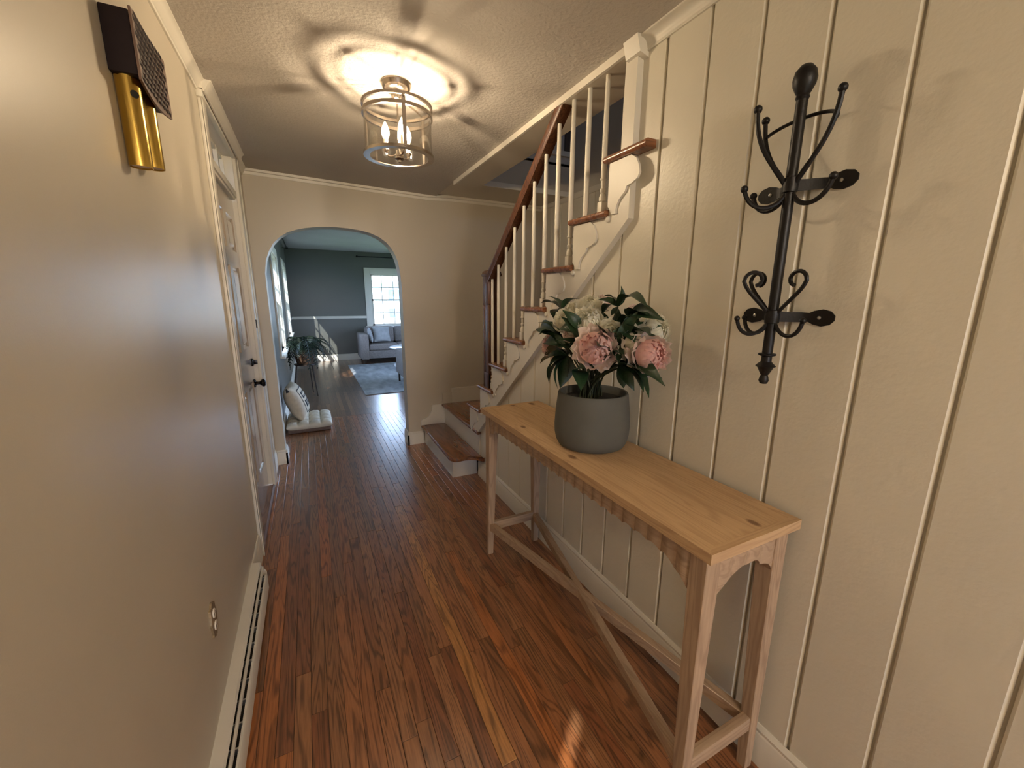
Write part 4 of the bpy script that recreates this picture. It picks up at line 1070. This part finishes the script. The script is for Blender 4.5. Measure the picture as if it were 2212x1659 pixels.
# woven ribs on the plate: real relief, joined
bm = B(); rw = random.Random(3)
for i in range(10):
    z = CZ0 + 0.006 + i*0.0150
    nseg = 9
    for j in range(nseg):
        y0 = CY0 + 0.006 + (CY1-CY0-0.012)*(j + (0.5 if i % 2 else 0.0))/nseg; y1 = y0 + 0.0215
        if y1 > CY1-0.004: continue
        t = ((y0+y1)/2-CY0)/(CY1-CY0); xx = CX - 0.004*math.sin(PI*t)
        a = [bm.verts.new(p) for p in ((xx+0.0005, y0, z+0.001), (xx+0.0005, y1, z-0.006), (xx+0.0005, y1, z+0.004), (xx+0.0005, y0, z+0.011), (xx+0.0035, (y0+y1)/2, z+0.0025))]
        for q in ((0, 1, 4), (1, 2, 4), (2, 3, 4), (3, 0, 4)): bm.faces.new([a[v] for v in q])
o = obj('woven_relief', bm, mat('chime_weave_dark', (0.022, 0.012, 0.010), 0.5, var=0.3, vscale=60, spec=0.1), fp, smooth=False); o['kind'] = 'stuff'
for (y, x, z0, z1, hole) in ((1.385, -0.338, 1.748, 1.955, True), (1.492, -0.338, 1.772, 1.975, False)):
    b = B(); lathe(b, [(0.0235, z1), (0.0235, z0), (0.0215, z0), (0.0215, z1)], (x, y, 0), 24, close=True); tu = obj('brass_tube', b, M['brass'], dc)
    b = B(); lathe(b, [(0, z0+0.004), (0.0212, z0+0.004), (0.0212, z0+0.010), (0, z0+0.010)], (x, y, 0), 20); obj('tube_plug', b, M['chimepale'], tu)
    if hole:
        dv = Vector((0.62, -0.78, 0)); b = B()
        lathe(b, [(0, 0.0228), (0.0085, 0.0225), (0.0085, 0.0242), (0, 0.0246)], (x, y, 1.905), 14, axis=dv); obj('tube_hole', b, M['dark'], tu)

# ------------------------------------------------------------------ baseboard heater and outlet
HY0, HY1 = 0.10, 2.16
ht = thing('baseboard_heater', 'long white baseboard heater along the left wall floor', 'heater', (XL, HY1, 0))
bm = B(); prism(bm, [(XL, 0.02), (XL+0.010, 0.02), (XL+0.010, 0.124), (XL+0.036, 0.130), (XL+0.040, 0.136), (XL+0.034, 0.142), (XL, 0.145)], 'y', HY0, HY1); obj('top_hood', bm, M['heater'], ht)
bm = B(); prism(bm, [(XL+0.038, 0.108), (XL+0.042, 0.118), (XL+0.049, 0.118), (XL+0.050, 0.108)], 'y', HY0, HY1-0.006); obj('damper_blade', bm, M['heater'], ht)
bm = B(); prism(bm, [(XL+0.057, 0.024), (XL+0.067, 0.024), (XL+0.067, 0.092), (XL+0.063, 0.098), (XL+0.056, 0.098), (XL+0.056, 0.092), (XL+0.058, 0.090)], 'y', HY0, HY1-0.05); obj('front_panel', bm, M['heater'], ht)
bm = B(); prism(bm, [(XL, 0.0), (XL+0.060, 0.0), (XL+0.060, 0.085), (XL+0.036, 0.128), (XL, 0.142)], 'y', HY1-0.005, HY1); obj('end_cap', bm, M['heater'], ht)
bm = B(); box(bm, XL+0.012, XL+0.052, HY0, HY1-0.02, 0.03, 0.075); obj('fin_core', bm, M['dark'], ht)
bm = B()
y = HY0+0.02
while y < HY1-0.03:
    box(bm, XL+0.012, XL+0.058, y, y+0.006, 0.088, 0.108); y += 0.085
o = obj('brackets', bm, M['screw'], ht); o['kind'] = 'stuff'
op = thing('outlet_plate', 'small ornate brass outlet cover low on the left wall above the heater', 'outlet', (XL, 1.42, 0.425))
bm = B(); pts = []
for i in range(40):
    a = 2*PI*i/40; sc_ = 1 + 0.07*math.cos(a*8)
    pts.append((1.42 + 0.033*sc_*math.copysign(abs(math.cos(a))**0.7, math.cos(a)), 0.425 + 0.056*sc_*math.copysign(abs(math.sin(a))**0.7, math.sin(a))))
prism(bm, pts, 'x', XL, XL+0.006); obj('plate', bm, M['plate'], op)
for dz in (-0.022, 0.022):
    bm = B(); lathe(bm, [(0, 0), (0.015, 0), (0.015, 0.003), (0, 0.0032)], (XL+0.006, 1.42, 0.425+dz), 14, axis=(1, 0, 0)); s_ = obj('socket', bm, M['candle'], op)
    bm = B(); box(bm, XL+0.0088, XL+0.0096, 1.4125, 1.4145, 0.420+dz, 0.430+dz); box(bm, XL+0.0088, XL+0.0096, 1.4255, 1.4275, 0.420+dz, 0.430+dz); obj('slots', bm, M['dark'], s_)

# ------------------------------------------------------------------ living room furniture
# rug
bm = B(); box(bm, 0.655, 3.2, 6.22, 9.16, 0.001, 0.013, 0.003); tag(obj('area_rug', bm, M['rug']), 'blue-grey area rug on the living room floor', 'rug')
# floor cushion (tufted)
fc = thing('floor_cushion', 'cream tufted floor cushion with brown base lying beyond the arch', 'pet bed', (-0.09, 4.97, 0))
def cushion_grid(x0, x1, y0, y1, zb, h, n=40, t=3):
    b = B(); R1 = []; R2 = []
    for i in range(n+1):
        r1 = []; r2 = []
        for j in range(n+1):
            u, v = i/n, j/n; a, c = abs(2*u-1), abs(2*v-1)
            ed = (max(0, 1-a**6)*max(0, 1-c**6))**0.35
            cu, cv = abs(math.sin(PI*u*(t+1))), abs(math.sin(PI*v*(t+1)))
            inner = min(1, ed*1.2)
            puff = 0.45 + 0.55*(cu*cv)**0.40
            dg = abs(((u*(t+1)) % 1) - ((v*(t+1)) % 1))
            puff -= 0.10*math.exp(-(dg/0.10)**2)
            x = x0 + (x1-x0)*u + frnd.uniform(-1, 1)*0.002*(a > 0.99); y = y0 + (y1-y0)*v
            r1.append(b.verts.new((x, y, zb + h*(0.45 + 0.55*ed*puff)))); r2.append(b.verts.new((x, y, zb + h*0.45*(1-ed))))
        R1.append(r1); R2.append(r2)
    for R, fl in ((R1, 0), (R2, 1)):
        for i in range(n):
            for j in range(n):
                q = (R[i][j], R[i+1][j], R[i+1][j+1], R[i][j+1]); b.faces.new(q if not fl else q[::-1])
    bmesh.ops.remove_doubles(b, verts=b.verts, dist=0.0006)
    return b
b = cushion_grid(-0.318, 0.132, 4.69, 5.25, 0.028, 0.098); obj('tufted_top', b, M['fleece'], fc, sharp=80)
b = B(); box(b, -0.308, 0.118, 4.712, 5.228, 0.001, 0.052, 0.015); obj('base', b, M['bedbase'], fc)
# printed pillow leaning on the wall, on the cushion
pw = thing('printed_pillow', 'cream pillow with black border and dark print leaning on the cushion', 'pillow', (-0.235, 4.98, 0.095))
def pillow_bm(w_, h_, t_, n=20):
    b = B(); F = []
    for sd in (1, -1):
        R = []
        for i in range(n+1):
            r_ = []
            for j in range(n+1):
                u, v = 2*i/n-1, 2*j/n-1
                puff = (max(0, 1-abs(u)**2.6)*max(0, 1-abs(v)**2.6))**0.5
                k_ = 1 - 0.05*(1-abs(u))*(abs(v)**3) ; k2 = 1 - 0.05*(1-abs(v))*(abs(u)**3)
                r_.append(b.verts.new((sd*t_/2*puff, u*w_/2*k2, v*h_/2*k_)))
            R.append(r_)
        for i in range(n):
            for j in range(n):
                q = (R[i][j], R[i+1][j], R[i+1][j+1], R[i][j+1]); b.faces.new(q if sd > 0 else q[::-1])
    bmesh.ops.remove_doubles(b, verts=b.verts, dist=0.0005)
    return b
LEAN = Matrix.Rotation(math.radians(-19), 4, 'Y') @ Matrix.Rotation(math.radians(-4), 4, 'Z')
PO = Vector((-0.205, 4.99, 0.298))
def put(b, M4=LEAN, o=PO):
    bmesh.ops.transform(b, matrix=Matrix.Translation(o) @ M4, verts=b.verts); return b
obj('pillow_body', put(pillow_bm(0.40, 0.40, 0.20)), M['canvas'], pw, sharp=80)
def surf_x(u, v): return 0.20/2*(max(0, 1-abs(u)**2.6)*max(0, 1-abs(v)**2.6))**0.5
def ribbon(b, p0, p1, wd, n=14, off=0.0015):
    p0, p1 = Vector(p0), Vector(p1); d = (p1-p0).normalized(); s = Vector((-d.y, d.x))*wd/2; prev = None
    for i in range(n+1):
        c = p0.lerp(p1, i/n); cur = []
        for q in (c-s, c+s): cur.append(b.verts.new((surf_x(q.x, q.y)+off, q.x*0.2, q.y*0.2)))
        if prev: b.faces.new((prev[0], cur[0], cur[1], prev[1]))
        prev = cur
b = B(); K = 0.66
for a_, c_ in (((-K, -K), (K, -K)), ((K, -K), (K, K)), ((K, K), (-K, K)), ((-K, K), (-K, -K))): ribbon(b, a_, c_, 0.045)
obj('black_border', put(b), M['print'], pw)
b = B()
for (u0, u1, v0, v1) in ((-0.50, -0.30, 0.08, 0.46), (-0.22, 0.0, 0.08, 0.46), (0.08, 0.28, 0.08, 0.46), (0.34, 0.50, 0.08, 0.46), (-0.50, -0.26, -0.42, -0.04), (-0.18, 0.06, -0.42, -0.04), (0.14, 0.32, -0.42, -0.04), (0.38, 0.50, -0.42, -0.04)):
    ribbon(b, (u0, (v0+v1)/2), (u1, (v0+v1)/2), v1-v0, 5)
obj('dark_print', put(b), M['print'], pw)
for (u, v) in ((-1, 1), (-1, -1), (1, 1), (1, -1)):
    b = B(); lathe(b, [(0, 0.008), (0.007, 0.004), (0.012, -0.014), (0.018, -0.034), (0, -0.036)], (0, u*0.2, v*0.19), 10); obj('tassel', put(b), M['print'], pw)
# fern on a tripod stand
FP = Vector((-0.10, 6.62, 0))
ps = thing('plant_stand', 'dark three-legged plant stand under the hanging fern', 'plant stand', FP)
b = B(); lathe(b, [(0.10, 0.46), (0.155, 0.46), (0.155, 0.475), (0.10, 0.475)], FP, 24, close=True); obj('ring', b, M['darkwood'], ps)
for k in range(3):
    a = math.radians(-50 + 120*k); d = Vector((math.cos(a), math.sin(a), 0))
    b = B(); tube(b, [FP + d*0.125 + Vector((0, 0, 0.465)), FP + d*0.185 + Vector((0, 0, 0.0))], [0.011, 0.007], 8); obj('leg', b, M['darkwood'], ps)
fp_ = thing('fern_pot', 'brown round pot holding the fern on the plant stand', 'plant pot', FP + Vector((0, 0, 0.476)))
b = B(); lathe(b, [(0, 0.476), (0.112, 0.476), (0.128, 0.52), (0.142, 0.66), (0.150, 0.672), (0.150, 0.684), (0.138, 0.684), (0.134, 0.65), (0, 0.65)], FP, 28); obj('pot', b, M['basket'], fp_)
fe = thing('potted_fern', 'large dark green fern with arching fronds by the living room windows', 'plant', FP + Vector((0, 0, 0.652)))
fr = random.Random(21)
def frond(a, ln, rise, droop):
    b = B(); d = Vector((math.cos(a), math.sin(a), 0)); s = Vector((-d.y, d.x, 0)); p0 = FP + Vector((0, 0, 0.655)) + d*0.03
    pts_ = bez(p0, p0 + d*ln*0.25 + Vector((0, 0, rise)), p0 + d*ln*0.7 + Vector((0, 0, rise*0.9)), p0 + d*ln + Vector((0, 0, rise - droop)), 16)
    for p_ in pts_:
        if p_.x < XV + 0.03: p_.x = XV + 0.03 + fr.uniform(0, 0.02)
    tube(b, pts_, 0.0025, 4)
    for i in range(2, 17):
        t = i/16; lw = 0.062*math.sin(PI*min(1, t*0.9+0.1))**0.7 + 0.008
        p = pts_[i]; tg = (pts_[min(16, i+1)] - pts_[i-1]).normalized()
        for sg in (-1, 1):
            q = p + s*sg*lw + tg*lw*0.5 + Vector((0, 0, -lw*0.45))
            if q.x < XV + 0.015: q.x = XV + 0.015
            wv = tg*0.008
            vs = [b.verts.new(v_) for v_ in (p - wv, p.lerp(q, 0.5) - wv*1.1, q, p.lerp(q, 0.5) + wv*1.1, p + wv)]
            b.faces.new(vs)
    obj('frond', b, M['fern'], fe, smooth=False)
for k in range(34):
    a = 2*PI*k/34*1.0 + fr.uniform(-0.15, 0.15)
    frond(a, fr.uniform(0.24, 0.42), fr.uniform(0.10, 0.30), fr.uniform(0.12, 0.46))
# sofa
SX0, SX1, SY0, SY1 = 0.945, 3.15, 9.16, 9.97
so = thing('sofa', 'grey three-seat sofa under the bright living room window', 'sofa', ((SX0+SX1)/2, (SY0+SY1)/2, 0))
def part(name, m, *bx, bev=0.03, parent=so):
    b = B(); box(b, *bx, 0); bmesh.ops.bevel(b, geom=list(b.edges), offset=bev, segments=3, affect='EDGES', profile=0.5); return obj(name, b, m, parent)
part('base_frame', M['sofa'], SX0+0.02, SX1-0.02, SY0+0.02, SY1, 0.12, 0.29, bev=0.012)
part('arm', M['sofa'], SX0, SX0+0.165, SY0, SY1, 0.10, 0.645, bev=0.025); part('arm', M['sofa'], SX1-0.165, SX1, SY0, SY1, 0.10, 0.645, bev=0.025)
part('back', M['sofa'], SX0+0.165, SX1-0.165, SY1-0.17, SY1, 0.20, 0.755, bev=0.035)
wd = (SX1-SX0-0.33)/3
for k in range(3):
    a0 = SX0+0.165+wd*k
    part('seat_cushion', M['sofa'], a0+0.003, a0+wd-0.003, SY0+0.01, SY1-0.30, 0.29, 0.43, bev=0.04)
    part('back_cushion', M['sofa'], a0+0.003, a0+wd-0.003, SY1-0.32, SY1-0.16, 0.42, 0.78, bev=0.05)
for x in (SX0+0.05, SX1-0.10):
    for y in (SY0+0.04, SY1-0.08):
        b = B(); hexa(b, [(x+0.01, y+0.01, 0), (x+0.04, y+0.01, 0), (x+0.04, y+0.04, 0), (x+0.01, y+0.04, 0), (x, y, 0.12), (x+0.055, y, 0.12), (x+0.055, y+0.05, 0.12), (x, y+0.05, 0.12)]); obj('leg', b, M['darkwood'], so)
def loose(name, label, c, w_, h_, t_, rz, tilt, m):
    o0 = thing(name, label, 'pillow', c)
    b = pillow_bm(w_, h_, t_, 14)
    put(b, Matrix.Rotation(rz, 4, 'Z') @ Matrix.Rotation(tilt, 4, 'Y'), Vector(c)); obj('pillow_body', b, m, o0, sharp=80)
loose('throw_pillow', 'pale throw pillow propped in the left corner of the sofa, in front', (1.43, 9.49, 0.615), 0.36, 0.34, 0.11, math.radians(-86), math.radians(-22), M['cushion'])
loose('throw_pillow', 'pale throw pillow standing edge-on against the left sofa arm', (1.185, 9.47, 0.605), 0.30, 0.33, 0.09, math.radians(-8), math.radians(-12), M['cushion'])
# round coffee table
CT = Vector((1.84, 8.19, 0.013))
ct = thing('coffee_table', 'round white coffee table with dark legs on the rug', 'table', CT)
b = B(); lathe(b, [(0, 0.424), (0.44, 0.424), (0.468, 0.436), (0.470, 0.446), (0.462, 0.452), (0, 0.452)], CT, 40); obj('tabletop', b, M['white_top'], ct)
for k in range(4):
    a = math.radians(198 + 90*k); d = Vector((math.cos(a), math.sin(a), 0))
    b = B(); tube(b, [CT + d*0.30 + Vector((0, 0, 0.424)), CT + d*0.385 + Vector((0, 0, 0.004))], [0.026, 0.016], 10); obj('leg', b, M['darkwood'], ct)
b = B(); lathe(b, [(0, 0.076), (0.40, 0.076), (0.40, 0.096), (0, 0.096)], CT, 36); obj('lower_shelf', b, M['white_top'], ct)
# armchair at the near edge of the rug
ac = thing('armchair', 'grey armchair at the near rug edge, mostly hidden by the arch', 'armchair', (1.66, 6.72, 0.013))
for nm, bx, bv in (('base_frame', (1.31, 2.02, 6.36, 7.06, 0.20, 0.34), 0.015), ('arm', (1.275, 1.40, 6.34, 7.08, 0.16, 0.58), 0.02), ('arm', (1.93, 2.055, 6.34, 7.08, 0.16, 0.58), 0.02), ('back', (1.40, 1.93, 6.34, 6.48, 0.18, 0.80), 0.03), ('seat_cushion', (1.402, 1.928, 6.48, 7.06, 0.34, 0.46), 0.035)):
    part(nm, M['sofa'], *bx, bev=bv, parent=ac)
for x in (1.30, 2.0):
    for y in (6.36, 7.02):
        b = B(); box(b, x, x+0.03, y, y+0.03, 0.0135, 0.20, 0.003); obj('leg', b, M['darkwood'], ac)
# curtain rods
rd = thing('curtain_rod', 'black curtain rod above the far living room window', 'curtain rod', (1.08, YV, 2.30))
b = B(); tube(b, [(1.085, YV-0.07, 2.315), (2.62, YV-0.07, 2.315)], 0.010, 8); obj('rod', b, M['black'], rd)
for x in (1.075, 2.63):
    b = B(); ball(b, (x, YV-0.07, 2.315), 0.024, 10); obj('finial', b, M['black'], rd)
for x in (1.13, 2.58):
    b = B(); box(b, x-0.006, x+0.006, YV-0.078, YV, 2.300, 2.312); obj('bracket', b, M['black'], rd)
rd = thing('curtain_rod', 'black curtain rod high over the living room left wall windows', 'curtain rod', (XV, 5.3, 2.36))
b = B(); tube(b, [(XV+0.075, 5.30, 2.345), (XV+0.075, 9.25, 2.345)], 0.010, 8); obj('rod', b, M['black'], rd)
for y in (5.29, 9.26):
    b = B(); ball(b, (XV+0.075, y, 2.345), 0.026, 10); obj('finial', b, M['black'], rd)
for y in (5.5, 7.3, 9.15):
    b = B(); box(b, XV, XV+0.08, y-0.006, y+0.006, 2.33, 2.342); obj('bracket', b, M['black'], rd)
# unseen curtain added behind the camera; its slit and notch shape the floor sun patch
cu = thing('curtain', 'unseen curtain added behind the viewer, slit cut to shape the floor sun patch', 'curtain', (XL+0.03, -1.45, 0.85))
for pts in ([(-2.0, 0.85), (-1.16, 0.85), (-1.16, 1.50), (-1.294, 1.69), (-1.322, 1.69), (-1.338, 1.658), (-1.372, 1.69), (-2.0, 1.69)], [(-2.0, 1.69), (-1.294, 1.69), (-1.40, 1.84), (-1.42, 2.1), (-2.0, 2.1)],
            [(-1.10, 0.85), (-0.90, 0.85), (-0.90, 2.1), (-1.36, 2.1), (-1.34, 1.82), (-1.095, 1.50)]):
    bm = B(); prism(bm, pts, 'x', XL+0.022, XL+0.028); obj('sun_slit_panel', bm, M['curtain'], cu)

# ------------------------------------------------------------------ daylight portals at the window and wall openings, some added for fill
def portal(name, loc, rot, sx_, sy_):
    l = bpy.data.lights.new(name, 'AREA'); l.shape = 'RECTANGLE'; l.size = sx_; l.size_y = sy_; l.cycles.is_portal = True
    o = bpy.data.objects.new(name, l); COL.objects.link(o); o.location = loc; o.rotation_euler = rot
portal('daylight_portal', (XV-0.14, (W1[0]+W1[1])/2, (W1[2]+W1[3])/2), (0, -PI/2, 0), 1.25, 1.05)
portal('daylight_portal', (XV-0.14, (W2[0]+W2[1])/2, (W2[2]+W2[3])/2), (0, -PI/2, 0), 1.25, 1.05)
portal('daylight_portal', ((BW[0]+BW[1])/2, YV+0.14, (BW[2]+BW[3])/2), (-PI/2, 0, 0), 1.1, 1.25)
portal('daylight_portal', (XV1+0.14, (RWN[0]+RWN[1])/2, (RWN[2]+RWN[3])/2), (0, PI/2, 0), 1.7, 3.1)
portal('daylight_portal', (XLo-0.02, (DY0+DY1)/2, 2.22), (0, -PI/2, 0), 0.25, 0.85)
portal('daylight_portal', (0.475, YB-0.14, 1.42), (PI/2, 0, 0), 1.0, 1.3)  # opening added in the unseen back wall for fill
portal('daylight_portal', (1.75, -1.02, 3.65), (PI/2, 0, 0), 0.55, 0.8)  # opening added upstairs to light the stairwell
